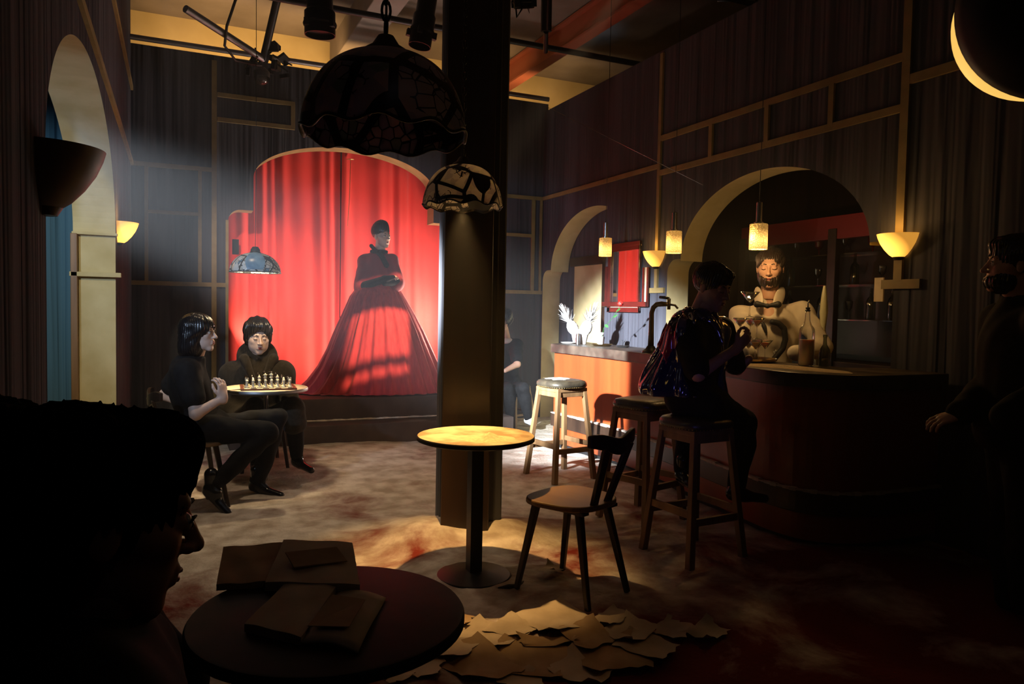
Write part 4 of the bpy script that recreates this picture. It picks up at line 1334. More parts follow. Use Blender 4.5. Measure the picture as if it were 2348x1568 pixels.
for f_, sd_ in ((.80, 1), (.66, 1), (.42, -1)):
    m = MB(); b0 = rp0 * f_ + Vector((0, 0, .012)); d1 = Vector((.25 * sd_, -.8 * sd_, .35)).normalized(); s_ = Vector((.5, .2, .8)).normalized(); pts = []
    for z in range(7): v = z / 6; c = b0 + d1 * .055 * v; w = .014 * math.sin(PI * min(1, v * .97 + .03)) + .0008; pts += [c - s_ * w, c + s_ * w]
    m.add(pts, [(2 * z, 2 * z + 1, 2 * z + 3, 2 * z + 2) for z in range(6)]); m.build('leaf', 'rose_green', t)

# beer tap
tp = Vector((3.60, 5.14, BT)); t = empty('beer_tap', tp, 0, 'dark bent-neck beer tap standing on the bar counter', 'tap')
ax_ = Vector((.45, -.89, 0)).normalized()
m = MB(); m.lathe([(0, 0), (.075, 0), (.072, .012), (.045, .030), (.030, .055), (.0, .06)], n=28); m.build('base', 'old_brass' if 'old_brass' in MAT else 'black_metal', t, True, auto=.7)
mat('old_brass', (.10, .07, .04), .4, .7)
pts = [Vector((0, 0, .04)), Vector((0, 0, .18)), Vector((0, 0, .33)), ax_ * .015 + Vector((0, 0, .375)), ax_ * .045 + Vector((0, 0, .40)), ax_ * .09 + Vector((0, 0, .405)), ax_ * .15 + Vector((0, 0, .402))]
m = MB(); m.tube(pts, [.026, .022, .020, .020, .021, .022, .016], 16); m.build('neck', 'old_brass', t, True)
m = MB(); m.tube([ax_ * .155 + Vector((0, 0, .36)), ax_ * .155 + Vector((0, 0, .45))], .014, 14); m.tube([ax_ * .17 + Vector((0, 0, .40)), ax_ * .21 + Vector((0, 0, .395)), ax_ * .235 + Vector((0, 0, .37))], .009, 10); m.build('valve', 'old_brass', t, True)
m = MB(); m.tube([ax_ * .155 + Vector((0, 0, .45)), ax_ * .12 + Vector((0, 0, .457)), ax_ * .07 + Vector((0, 0, .46))], [.010, .013, .012], 12); m.build('handle', 'black_gloss', t, True)

# tray and pyramid of cocktail glasses
TRC = Vector((3.705, 4.10, BT))
t = empty('serving_tray', TRC, 0, 'round brass serving tray under the pyramid of cocktail glasses', 'tray')
m = MB(); m.lathe([(0, .0), (.175, 0), (.195, .012), (.198, .026), (.194, .026), (.190, .014), (.172, .004), (0, .004)], n=56); m.build('tray_plate', 'gold_tray', t, True, auto=.6)
# the drinking glasses
glm = MAT['glass']; glm.node_tree.nodes['Principled BSDF'].inputs['IOR'].default_value = 1.3


def martini(p, s_, label, fill=.75):
    t = empty('cocktail_glass', p, 0, label, 'glass', 'cocktail glasses stacked on the tray')
    m = MB(); m.lathe([(0, .001), (.030, .001), (.030, .003), (.006, .009), (.0035, .03), (.0035, .085), (.006, .092), (.054, .150), (.0555, .150), (.0035 + .004, .090), (.0, .086)], n=28)
    m.v = [tuple(c * s_ for c in v) for v in m.v]; m.build('stemware', 'glass', t, True)
    if fill:
        r = .006 + .048 * fill; z = .092 + .058 * fill
        m = MB(); m.lathe([(0, .0935), (.005, .0945), (r - .002, z), (0, z)], n=28); m.v = [tuple(c * s_ for c in v) for v in m.v]; m.build('drink', 'milk', t, True, auto=.6)
    return t


pos = [(0, 0)] + [(.112 * math.cos(a * PI / 3 + .2), .112 * math.sin(a * PI / 3 + .2)) for a in range(6)]
g0 = None
for i, (dx, dy) in enumerate(pos):
    p = (TRC.x + dx, TRC.y + dy, TRC.z + .005)
    lb = 'milky cocktail in the bottom layer of the glass pyramid, ' + ('in its centre', 'nearest the mirror side wall', 'farthest from the camera', 'nearest the camera on the left', 'nearest the camera on the right', 'toward the pour bottle', 'toward the bartender')[i]
    if g0 is None: g0 = martini(p, 1.0, lb)
    else: g = copy_tree(g0); g.location = p; g['label'] = lb
for i, a in enumerate((.7, .7 + 2 * PI / 3, .7 + 4 * PI / 3)):
    g = copy_tree(g0); g.location = (TRC.x + .066 * math.cos(a), TRC.y + .066 * math.sin(a), TRC.z + .158); g['label'] = 'milky cocktail in the middle layer of the glass pyramid, ' + ('toward the bartender', 'on its left', 'on its right')[i]
martini((TRC.x, TRC.y, TRC.z + .311), 1.22, 'large empty cocktail glass crowning the pyramid', 0)

# bottles on the bar
bp_ = (3.80, 3.66, BT)
t = empty('pour_bottle', bp_, 0, 'big clear bottle of pale liquid with a metal pourer', 'bottle')
m = MB(); m.lathe([(0, .002), (.045, .002), (.050, .01), (.050, .22), (.047, .245), (.028, .275), (.018, .30), (.015, .345), (.015, .36), (.0, .36)], n=32); m.build('glass_body', 'glass', t, True)
m = MB(); m.lathe([(0, .006), (.043, .006), (.0465, .013), (.0465, .175), (0, .175)], n=32); m.build('liquid', 'milk', t, True, auto=.6)
m = MB(); m.lathe([(0, .36), (.015, .36), (.018, .368), (.012, .375), (.016, .385), (0, .392)], n=20); m.build('stopper', 'black', t, True, auto=.5)
m = MB(); m.tube([(0, 0, .385), (0, 0, .415), (.004, -.004, .435)], [.005, .0035, .0025], 8); m.build('spout', 'steel', t, True)
simple('dark_bottle', [(0, .002), (.032, .002), (.036, .01), (.036, .08), (.030, .115), (.013, .145), (.011, .19), (.014, .195), (.014, .21), (0, .21)], (3.90, 3.60, BT), 'smoke_glass', 'short tinted bottle just right of the clear pour bottle', 'bottle')

# back bar
BX = XR + .95
t = empty('back_bar_cabinet', (BX, 4.66, 0), 0, 'dark tall back-bar cabinet with red top panel and glass shelves', 'cabinet')
mat('red_panel', (.22, .015, .015), .4)
m = MB(); m.box((.16, 0, .5), (.40, 2.5, 1.0)); m.build('lower_body', 'dark_wood', t, bevel=.006)
m = MB(); m.box((-.02, 0, 2.16), (.06, 2.5, .20)); m.build('top_panel', 'red_panel', t, bevel=.004)
for yy in (-1.22, -.62, .10, 1.22): m = MB(); m.box((-.03, yy, 1.55), (.06, .09, 1.2)); m.build('post', 'dark_wood', t, bevel=.004)
for zz in (1.36, 1.66, 1.93): m = MB(); m.box((.12, 0, zz), (.26, 2.4, .008)); m.build('shelf', 'glass', t)
m = MB(); m.box((.30, 0, 1.6), (.02, 2.4, 1.1)); m.build('back_panel', 'mirror_dark', t) if 'mirror_dark' in MAT else m.build('back_panel', 'red_panel', t)
r_ = random.Random(5)
ORDS = ['first', 'second', 'third', 'fourth', 'fifth', 'sixth', 'seventh', 'eighth', 'ninth', 'tenth', 'eleventh']
for z0_, kinds in ((1.365, 'bbgbbgbbgbg'), (1.665, 'gbggbgbgg'), (1.935, 'ggrgrgrg')):
    for i, kd in enumerate(kinds):
        yy = 4.66 + 1.05 - 2.1 * (i + .5) / len(kinds) + r_.uniform(-.03, .03); p = (BX + .12 + r_.uniform(-.04, .04), yy, z0_)
        nm = {1.365: 'lowest', 1.665: 'middle', 1.935: 'top'}[z0_]
        if kd == 'b':
            simple('shelf_bottle', [(0, .001), (.036, .001), (.038, .01), (.038, .15), (.030, .18), (.013, .20), (.012, .26), (.014, .265), (0, .27)], p, 'smoke_glass', 'tinted bottle, %s item from the left on the %s back-bar shelf' % (ORDS[i], nm), 'bottle', 20, 'bottles on the %s back-bar shelf' % nm)
        elif kd == 'g':
            simple('shelf_glass', [(0, .001), (.028, .001), (.005, .006), (.004, .07), (.030, .10), (.036, .15), (.034, .16), (.032, .15), (.026, .103), (0, .078)], p, 'glass', 'stemmed glass, %s item from the left on the %s back-bar shelf' % (ORDS[i], nm), 'glass', 20, 'stemmed glasses on the %s back-bar shelf' % nm)
        else:
            simple('shelf_goblet', [(0, .001), (.030, .001), (.006, .01), (.006, .05), (.036, .08), (.040, .13), (.037, .13), (.03, .082), (0, .06)], p, 'red_glass' if 'red_glass' in MAT else 'rose_red', 'red goblet, %s item from the left on the top back-bar shelf' % ORDS[i], 'goblet', 20, 'red goblets on the top shelf')
# tall milky decanter standing behind the bartender's shoulder
dp = wr(1886, 790, 5.6)
mat('lit_glass', (.62, .60, .38), .3)
simple('decanter', [(0, 0), (.045, 0), (.052, .06), (.040, .16), (.020, .24), (.018, .30), (.03, .42), (.020, .55), (.010, .62), (0, .62)], (dp.x, dp.y, 1.0), 'lit_glass', 'tall pale twisted decanter behind the bartender', 'decanter')
# small card on the far side of the alcove
v = wx(2016, 664, XR + .28)
m = MB(); m.box((v.x, v.y, v.z), (.012, .075, .17)); tag(m.build('note_card', 'paper'), 'pale torn card pinned at the right edge of the bar arch', 'card')

# ------------------------------------------------------------------ chess
CT = .7620
BC = Vector((.640, 5.93, CT)); brz = math.radians(-3)
t = empty('chess_board', BC, brz, 'red-brown wooden chess board on the pale round table', 'board')
m = MB(); m.box((0, 0, .006), (.40, .36, .012)); m.build('board_frame', 'chess_wood', t, bevel=.002)
m = MB(); m.cur = 0
for i in range(8):
    for j in range(8):
        m.cur = (i + j) % 2; m.box((-.154 + .044 * i, -.154 + .044 * j, .0125), (.0435, .0435, .002))
m.build('squares', ['chess_ivory', 'chess_dark'], t)


def piece(kind, p, m_, label, group):
    base = [(0, 0), (.0165, 0), (.0170, .006), (.0125, .011)]
    if kind == 'pawn': prof = base + [(.0075, .020), (.0065, .034), (.0105, .037), (.0070, .040), (.0105, .048), (.0095, .056), (.005, .061), (0, .062)]
    elif kind == 'rook': prof = base + [(.0095, .022), (.0085, .046), (.0135, .052), (.0140, .066), (.0100, .066), (.0100, .060), (0, .060)]
    elif kind == 'knight': prof = base + [(.0095, .020), (.0105, .034), (.0080, .040)]
    elif kind == 'bishop': prof = base + [(.0090, .024), (.0065, .052), (.0125, .056), (.0075, .060), (.0110, .070), (.0075, .082), (.0025, .088), (.0035, .091), (0, .094)]
    elif kind == 'queen': prof = base + [(.0095, .026), (.0070, .064), (.0140, .068), (.0085, .073), (.0120, .088), (.0150, .094), (.0060, .096), (.0050, .102), (0, .104)]
    else: prof = base + [(.0100, .026), (.0075, .068), (.0150, .073), (.0090, .078), (.0130, .096), (.0060, .100), (0, .101)]
    m = MB(); m.lathe(prof, n=18)
    if kind == 'knight':
        m.tube([(0, .004, .036), (0, .006, .050), (0, .002, .062), (0, -.006, .066), (0, -.016, .058)], [.0095, .0100, .0085, .0075, .0050], 10); m.bar((0, .004, .062), (0, .008, .074), .004, .003)
    if kind == 'king': m.box((0, 0, .110), (.0035, .0035, .018)); m.box((0, 0, .112), (.012, .0035, .0035))
    if kind == 'rook':
        for k in range(4): a = PI / 4 + k * PI / 2; m.box((.0115 * math.cos(a), .0115 * math.sin(a), .069), (.006, .006, .006))
    o = m.build('chess_' + kind, m_, None, True, auto=.7); o.location = p; o.rotation_euler.z = brz
    return tag(o, label, 'chess piece', group)


ORD = ['first', 'second', 'third', 'fourth', 'fifth', 'sixth', 'seventh', 'eighth', 'ninth', 'tenth', 'eleventh']
order = ['rook', 'knight', 'bishop', 'queen', 'king', 'bishop', 'knight', 'rook']
rb = Matrix.Rotation(brz, 3, 'Z')
for j, (row, m_, cn) in enumerate(((1, 'chess_ivory', 'ivory'), (6, 'chess_dark', 'black'))):
    first = None
    for i in range(8):
        p = BC + rb @ Vector((-.154 + .044 * i, -.154 + .044 * row, .0136))
        if first is None: first = c = piece('pawn', p, m_, '', '%s pawns' % cn)
        else: c = first.copy(); COL.objects.link(c); c.location = p
        c['label'] = '%s chess pawn, %s in its row counted from the left' % (cn, ORD[i])
for j, (row, m_, cn) in enumerate(((2, 'chess_ivory', 'ivory'), (7, 'chess_dark', 'black'))):
    for i in range(8):
        p = BC + rb @ Vector((-.154 + .044 * i, -.154 + .044 * row, .0136)); kd = order[i]
        lb = '%s chess %s on the wooden board' % (cn, kd)
        gp = None
        if kd in ('rook', 'knight', 'bishop'): lb += ', nearer the woman' if i < 4 else ', farther from the woman'; gp = '%s %ss' % (cn, kd)
        piece(kd, p, m_, lb, gp)
m = MB(); n = 8
q0 = Vector((.415, 5.92, CT))
for i in range(n + 1):
    for j in range(n + 1): m.v.append(q0 + Vector((-.075 + .15 * i / n + .01 * j / n, -.09 + .19 * j / n, .002 + .012 * (i / n) ** 2)))
m.f = [(i * (n + 1) + j, (i + 1) * (n + 1) + j, (i + 1) * (n + 1) + j + 1, i * (n + 1) + j + 1) for i in range(n) for j in range(n)]; m.mi = [0] * len(m.f)
tag(m.build('score_sheet', 'paper', smooth=True), 'blank pale score sheet lying left of the chess board', 'paper')

# ------------------------------------------------------------------ papers and books on the near table
FT = .744


def book(name, corners, th, m_, label, cat, page=None, curl=.0):
    """A flat volume from four table corners (counter clockwise), thickness th, gently curled."""
    A, B_, C_, D_ = [Vector((*c, FT)) for c in corners]; n = 12
    o_ = (A + B_ + C_ + D_) / 4
    t = empty(name, o_, 0, label, cat)
    m = MB()
    for lv in (0, 1):
        for i in range(n + 1):
            for j in range(n + 1):
                u, v = i / n, j / n; p = A.lerp(B_, u).lerp(D_.lerp(C_, u), v) - o_
                z = (th + curl * math.sin(PI * u) * .5 + curl * (u - .5) ** 2 * 1.2 + .0015 * math.sin(9 * u + 7 * v)) if lv else .0015
                m.v.append((p.x, p.y, z))
    N_ = (n + 1) ** 2
    for lv in (0, 1):
        m.f += [tuple(lv * N_ + q for q in (i * (n + 1) + j, (i + 1) * (n + 1) + j, (i + 1) * (n + 1) + j + 1, i * (n + 1) + j + 1)) for i in range(n) for j in range(n)]
    for i in range(n):
        for a, b in (((i, 0), (i + 1, 0)), ((i, n), (i + 1, n)), ((0, i), (0, i + 1)), ((n, i), (n, i + 1))):
            x, y = a[0] * (n + 1) + a[1], b[0] * (n + 1) + b[1]; m.f.append((x, y, N_ + y, N_ + x))
    m.mi = [0] * len(m.f)
    m.build('pages', m_, t, auto=.6)
    return t, o_


def px2(*pp): return [tuple(wz(a, b, FT)[:2]) for a, b in pp]


book('worn_book', px2((496, 1356), (612, 1348), (655, 1256), (512, 1268)), .016, 'paper_brown', 'thick worn brown book at the back left of the near table', 'book')
b2, _ = book('paper_wallet', px2((608, 1356), (825, 1362), (808, 1262), (650, 1256)), .018, 'paper', 'pale paper wallet with a folded flap behind the open book', 'paper wallet', curl=.012)
m = MB(); c = Vector((.0, -.01, .034)); m.box(c, (.13, .09, .003), Euler((.10, .04, .1)).to_matrix()); m.build('flap', 'paper_brown', b2)
b3, o_ = book('open_book', px2((560, 1450), (690, 1482), (770, 1362), (655, 1352)), .012, 'paper', 'open book with curling pages at the front of the near table', 'book', curl=.018)
P2 = px2((690, 1482), (822, 1502), (885, 1374), (770, 1362)); m = MB(); n = 10
A, B_, C_, D_ = [Vector((*c, FT)) for c in P2]
for i in range(n + 1):
    for j in range(n + 1):
        u, v = i / n, j / n; p = A.lerp(B_, u).lerp(D_.lerp(C_, u), v) - o_; m.v.append((p.x, p.y, .008 + .016 * math.sin(PI * u) * .7 + .004 * math.sin(5 * v)))
m.f = [(i * (n + 1) + j, (i + 1) * (n + 1) + j, (i + 1) * (n + 1) + j + 1, i * (n + 1) + j + 1) for i in range(n) for j in range(n)]; m.mi = [0] * len(m.f)
pg = m.build('right_pages', 'paper', b3, True); pg.modifiers.new('s', 'SOLIDIFY').thickness = .008
P3 = px2((705, 1465), (800, 1472), (838, 1402), (762, 1395)); m = MB(); pp = [Vector((*c, FT)) - o_ for c in P3]
m.v = [(p.x, p.y, .0270 + .004 * (i % 2)) for i, p in enumerate(pp)]; m.f = [(0, 1, 2, 3)]; m.mi = [0]
pt = m.build('photo_patch', 'paper_brown', b3); pt.modifiers.new('s', 'SOLIDIFY').thickness = .0012; pt['label'] = 'brown picture on the right page'

# ------------------------------------------------------------------ loose papers on the floor
spots = [((1120, 1462), (120, 70), 8, 'bright sheet nearest the near table edge'), ((1275, 1430), (180, 70), -6, 'sheet lying farthest back in the paper pile'), ((1215, 1515), (190, 120), 30, 'large central sheet of the paper pile'),
         ((1400, 1505), (150, 95), -28, 'brown sheet right of the pile centre'), ((1480, 1492), (105, 60), 12, 'torn white sheet at the right edge of the pile'), ((1010, 1500), (110, 70), 20, 'sheet half under the near table rim'),
         ((1090, 1525), (140, 90), -15, 'wide sheet in front of the bright one'), ((960, 1540), (90, 50), 40, 'small sheet under the near table'), ((1330, 1545), (110, 60), 10, 'low sheet near the bottom of the frame'),
         ((1180, 1450), (100, 45), 4, 'narrow sheet behind the central one'), ((1345, 1470), (100, 60), -12, 'sheet under the brown one'), ((1440, 1460), (120, 45), 2, 'flat sheet at the back right of the pile'),
         ((1545, 1445), (90, 35), 15, 'dull sheet alone in the shade right of the pile'), ((1620, 1452), (100, 30), 0, 'farthest right sheet in the shade'), ((1255, 1480), (45, 60), 70, 'small folded slip on the central sheet'),
         ((850, 1548), (110, 30), 5, 'sheet under the middle of the near table'), ((600, 1562), (180, 30), 0, 'sheet at the bottom edge under the near table'), ((1262, 1317), (60, 22), 12, 'single small sheet between the lamp-lit table and chair'),
         ((1050, 1430), (60, 30), 30, 'scrap peeking out at the near table rim'), ((1190, 1560), (90, 40), -30, 'sheet cut by the bottom edge of the frame'), ((915, 1562), (60, 30), 60, 'scrap at the bottom edge beside the table foot'), ((1400, 1432), (90, 30), -3, 'faint sheet behind the chair leg')]
for k, ((px, py), (w, h_), rot, lb) in enumerate(spots):
    rr = random.Random(k * 7 + 1); c = wz(px, py, 0); s_ = (c - Vector((0, 0, CAMH))).length / FPX
    W = w * s_ * .95; Hh = h_ * s_ * 1.9; n = 7; m = MB()
    W = min(W, .30); Hh = min(Hh, .30)
    a = math.radians(rot + 20); cr_, sr_ = math.cos(a), math.sin(a); jag = [[rr.uniform(-.012, .012) for _ in range(2)] for _ in range((n + 1) ** 2)]
    q1, q2, q3 = rr.uniform(0, 6), rr.uniform(0, 6), rr.uniform(.4, 1)
    sk = rr.uniform(-.25, .25)
    for i in range(n + 1):
        for j in range(n + 1):
            u, v = i / n - .5, j / n - .5; edge = i in (0, n) or j in (0, n); jx, jy = jag[i * (n + 1) + j] if edge else (0, 0)
            x = u * W + sk * v * Hh + jx; y = v * Hh + jy
            X_ = x * cr_ - y * sr_; Y_ = x * sr_ + y * cr_
            z = .006 + .004 * (k % 6) + .010 * q3 * (1 + math.sin(u * 5 + q1)) * (1 + math.sin(v * 4 + q2)) * .6 + .045 * q3 * max(0, u * v * 4) ** 2
            m.v.append((X_, Y_, z))
    m.f = [(i * (n + 1) + j, (i + 1) * (n + 1) + j, (i + 1) * (n + 1) + j + 1, i * (n + 1) + j + 1) for i in range(n) for j in range(n)]; m.mi = [0] * len(m.f)
    o = m.build('loose_paper', 'paper_brown' if 'brown' in lb or k % 4 == 2 else 'paper', smooth=True, loc=(c.x, c.y, fz(c.x, c.y)))
    tag(o, lb, 'paper', 'loose papers on the floor')
# crumpled ball of cloth or cable on the floor by the chair
m = MB(); c = wz(1150, 1352, 0); m.tube([c + Vector((-.02, 0, .01)), c + Vector((.03, -.02, .016)), c + Vector((.08, -.01, .01)), c + Vector((.13, .02, .018))], [.006, .016, .014, .004], 8)
tag(m.build('leather_scrap', 'black', smooth=True), 'dark twisted scrap on the floor left of the plank chair', 'scrap')

# ------------------------------------------------------------------ rigging above


def pipe(name, a, b, r, m_, label, cat='pipe', group=None):
    m = MB(); m.tube([a, b], r, 14); return tag(m.build(name, m_, None, True, auto=.6), label, cat, group)


pipe('grid_pipe', (-.30, 6.95, 4.10), (6.1, 6.95, 4.10), .030, 'black_metal', 'long dark lighting pipe crossing below the ceiling')
pipe('wall_pipe', (XL, 8.50, 4.06), (XR, 8.50, 4.06), .028, 'dull_steel', 'grey pipe running along the top of the back wall')
pipe('grid_pipe', (-.35, 5.72, 4.28), (2.9, 5.72, 4.20), .030, 'black_metal', 'near dark lighting pipe carrying the spotlights')
a = wr(425, 20, 6.2); b = wr(604, 135, 7.0)
pipe('brace_pipe', a, b, .032, 'dull_steel', 'slanting grey pipe end sticking out at upper left')
a = wr(640, -20, 6.6); pipe('drop_pipe', a, b, .035, 'black_metal', 'dark drop pipe with clamps at upper left')
m = MB(); m.tube([wr(545, -15, 6.4), wr(520, 60, 6.5), wr(515, 105, 6.6), wr(540, 138, 6.8), wr(600, 150, 6.95)], .012, 8); tag(m.build('rig_cable', 'black', smooth=True), 'looping black cable beside the slanting pipe', 'cable')
t = empty('clamp_cluster', b, 0, 'cluster of black clamps with a round glass lamp at upper left', 'stage light')
m = MB(); r_ = random.Random(2)
for k in range(16):
    p = Vector((r_.uniform(-.16, .22), r_.uniform(-.1, .1), r_.uniform(-.12, .14))); m.box(p, (r_.uniform(.03, .09), .04, r_.uniform(.03, .10)), Euler((r_.random() * 2, r_.random() * 2, r_.random() * 2)).to_matrix())
for k in range(8): m.tube([(r_.uniform(-.1, .1), 0, r_.uniform(-.1, .1)), (r_.uniform(-.25, .35), r_.uniform(-.1, .1), r_.uniform(-.15, .15))], .008, 6)
m.build('clamps', 'black_metal', t)
q = wr(600, 177, 6.9) - Vector(b); m = MB(); m.sphere(q, .070, 20, 14); m.build('glass_lens', 'glass', t, True)
m = MB(); m.lathe([(.072, 0), (.072, .05), (.03, .09), (0, .1)], tuple(q), n=20); m.build('lamp_housing', 'dull_steel', t, True, auto=.6)


def stage_spot(top, aim, R_, L_, label, lens=True):
    t = empty('stage_spotlight', top, 0, label, 'stage light', 'theatre spotlights on the rig')
    q = (Vector(aim) - Vector(top)).normalized().to_track_quat('Z', 'Y').to_matrix().to_4x4()
    m = MB(); m.lathe([(0, 0), (R_ * .7, .0), (R_ * .85, .03), (R_ * .85, L_ * .45), (R_, L_ * .5), (R_, L_), (R_ * .95, L_), (R_ * .9, L_ * .9), (0, L_ * .88)], n=28); m.v = [tuple(q @ Vector(v)) for v in m.v]; m.build('lamp_body', 'black_metal', t, True, auto=.6)
    m = MB()
    for k in range(4): a = k * PI / 2 + .4; m.box((R_ * 1.12 * math.cos(a), R_ * 1.12 * math.sin(a), L_ * .8), (.035, .035, .05))
    m.lathe([(R_ * 1.06, L_ * .72), (R_ * 1.10, L_ * .76), (R_ * 1.06, L_ * .80)], n=28); m.v = [tuple(q @ Vector(v)) for v in m.v]; m.build('rim_clips', 'black', t)
    m = MB(); m.tube([(-R_ * 1.2, 0, -.02), (-R_ * 1.2, 0, .14), (0, 0, .20), (R_ * 1.2, 0, .14), (R_ * 1.2, 0, -.02)], .010, 8); m.tube([(0, 0, .20), (0, 0, .36)], .012, 8); m.build('yoke', 'black_metal', t, True)
    return t


p = wr(733, -25, 5.6); stage_spot(p, p + Vector((.02, .03, -1)), .115, .34, 'round black spotlight can pointing straight down, left of the big lamp')
p = wr(985, -30, 5.6); stage_spot(p, p + Vector((-.16, .0, -1)), .085, .46, 'long black profile spotlight tilted beside the pillar')
p = wr(1200, -40, 5.0); stage_spot(p, p + Vector((.2, .3, -1)), .07, .16, 'small black spotlight half hidden right of the pillar')
m = MB(); m.tube([wr(1180, -10, 5.1), wr(1185, 40, 5.1), wr(1196, 22, 5.1), wr(1206, -10, 5.1)], .006, 6); m.tube([wr(1200, -10, 5.1), wr(1214, 30, 5.1), wr(1212, -10, 5.1)], .006, 6); tag(m.build('rig_cable', 'black', smooth=True), 'hanging black cable loops right of the pillar top', 'cable')
a = wr(1254, -20, 6.4); b = wr(1252, 72, 6.5); c = wr(1251, 118, 6.9)
t = empty('telescopic_pole', a, 0, 'vertical black pole hanging from the rig right of the pillar', 'pole')
m = MB(); m.tube([(0, 0, .3), b - a], .048, 16); m.build('outer_tube', 'black_metal', t, True, auto=.6)
m = MB(); m.tube([b - a, c - a], .022, 12); m.build('inner_tube', 'black_metal', t, True, auto=.6)
# red steel beam and lattice trusses over the right side
m = MB(); m.box((4.40, 5.0, 4.62), (.16, 10.4, .025)); m.box((4.40, 5.0, 4.77), (.02, 10.4, .28)); m.box((4.40, 5.0, 4.92), (.16, 10.4, .03)); struct(m.build('ceiling_beam_red', 'red_beam'))
for k, (yy, zz, m_) in enumerate(((5.75, 4.40, 'black_metal'), (5.05, 4.35, 'black_metal'))):
    m = MB()
    for dy, dz in ((0, 0), (0, .26), (.24, .13)): m.tube([(2.6, yy + dy, zz + dz), (6.2, yy + dy, zz + dz)], .024, 8)
    for i in range(14):
        x = 2.6 + i * .26; m.tube([(x, yy, zz + .26 * (i % 2)), (x + .26, yy, zz + .26 * ((i + 1) % 2))], .012, 6); m.tube([(x, yy + .24, zz + .13), (x + .26, yy, zz + .26 * (i % 2))], .010, 6)
    tag(m.build('lattice_truss', m_, None, True, auto=.6), ['dark lattice truss crossing the ceiling, nearer the back wall', 'dark lattice truss crossing the ceiling, nearer the camera'][k], 'truss', 'lattice trusses')
for k, (x_, y_) in enumerate(((3.6, 6.2), (4.3, 6.1), (5.0, 6.0), (2.7, 6.4))):
    m = MB(); m.tube([(x_, y_ + .15, 4.56), (x_ + .42, y_ + .03, 4.58)], .009, 6); m.tube([(x_ + .2, y_ + .09, 4.57), (x_ + .2, y_ + .09, 4.95)], .004, 6)
    tag(m.build('ceiling_rod', 'steel', smooth=True), 'short bright metal rod under the ceiling, ' + ['left of the red beam', 'at the red beam', 'farthest right', 'nearest the pillar'][k], 'rod', 'bright rods under the ceiling')
m = MB(); m.tube([wy(1236, 236, 8.5), wx(1612, 424, 4.2)], .0028, 6); tag(m.build('tension_wire', 'steel', smooth=True), 'thin pale wire slanting across the right wall', 'wire')

# louvred plate in front of the dress spotlight, out of frame above the bar
a = Vector((3.2, 4.4, 4.2)); d = (Vector((2.08, 7.65, 1.27)) - a).normalized(); c = a + d * .5
t = empty('stage_spotlight', a, 0, 'spotlight with a slotted plate above the bar aimed at the gown', 'stage light', 'theatre spotlights on the rig')
rt = d.cross(Vector((0, 0, 1))).normalized(); uq = rt.cross(d); rt, uq = rt * math.cos(-.20) + uq * math.sin(-.20), uq * math.cos(-.20) - rt * math.sin(-.20)
M3 = Matrix((rt, uq, -d)).transposed(); m = MB()
for u0_, u1_, v0_, v1_ in ((-.12, .12, .064, .12), (-.12, .12, .024, .058), (-.12, .12, -.034, -.024), (-.12, .12, -.12, -.040), (-.12, -.030, -.12, .12), (.030, .12, -.12, .12)):
    m.box(d * .5 + rt * (u0_ + u1_) / 2 + uq * (v0_ + v1_) / 2, (u1_ - u0_, v1_ - v0_, .003), M3)
m.build('slotted_plate', 'black_metal', t)
m = MB(); m.lathe([(.09, -.10), (.10, -.10), (.10, .12), (.09, .12)], n=24); q = d.to_track_quat('Z', 'Y').to_matrix(); m.v = [tuple(q @ Vector(v)) for v in m.v]; m.build('lamp_body', 'black_metal', t, True)
# ------------------------------------------------------------------ people


def up(v, z): return (v[0], v[1], v[2] + z)


def trousers(F, m='cloth_black', g=.016, name='trousers', amp=.004):
    J = F.J

    def fn(P):
        d = ell(P, J['pelvis'], (.18 + g, .14 + g, .12 + g))
        for i in (0, 1): d = smin(d, F.leg(P, i, g, .93), .04)
        return d + folds(P, amp)
    return F.garment(name, fn, [J['pelvis']] + J['hip'] + J['knee'] + J['ankle'], .2, .013, m)


def shirt(F, m, g=.014, frac=.6, name='shirt', amp=.003, full=False, neck_cut=.0, h=.010, w=1.0):
    J = F.J

    def fn(P):
        d = F.torso(P, g, w=w)
        for i in (0, 1):
            if full: d = smin(d, F.arm(P, i, g + .012, frac=.94), .03)
            else: d = smin(d, F.arm(P, i, g + .014, upto=1, frac=frac), .03)
        d = d + folds(P, amp)
        return smax(d, -ell(P, J['neck'] + [0, 0, .055], (.075, .075, .075)), .006)
    pts = [J['neck'], J['pelvis'], J['chest']] + J['shoulder'] + J['elbow'] + (J['wrist'] if full else [])
    return F.garment(name, fn, pts, .2, h, m)


def strand(q, a=.0018, f=190): return a * (np.sin(q[:, 0] * f + 6 * np.sin(q[:, 2] * 14)) + np.sin(np.arctan2(q[:, 0], q[:, 1] + .02) * 42 + q[:, 2] * 20))


# --- seated woman in black, in profile
F = Figure('person', (.14, 5.5, 0), 'seated woman with a black fringed bob, black t-shirt and boots, in profile')
F.setj(head=wr(457, 766, 5.1), neck=wr(447, 822, 5.13), chest=wr(432, 880, 5.15), pelvis=wr(465, 978, 5.15),
       shoulder=[wr(424, 846, 5.32), wr(428, 852, 4.98)], elbow=[wr(378, 905, 5.38), wr(449, 950, 4.90)], wrist=[wr(440, 935, 5.40), wr(512, 912, 5.0)],
       hip=[wr(482, 985, 5.26), wr(480, 985, 5.04)], knee=[wr(636, 958, 5.46), wr(615, 992, 5.12)], ankle=[wr(588, 1112, 5.42), wr(490, 1112, 4.96)])
F.body('skin_pale', (.90, -.45, .03), (0, 0, 1), 1.05, hands=[(1, (-.10, .05, .95), (-.6, .6, 0), .5)])
F.face(True, browang=.002)


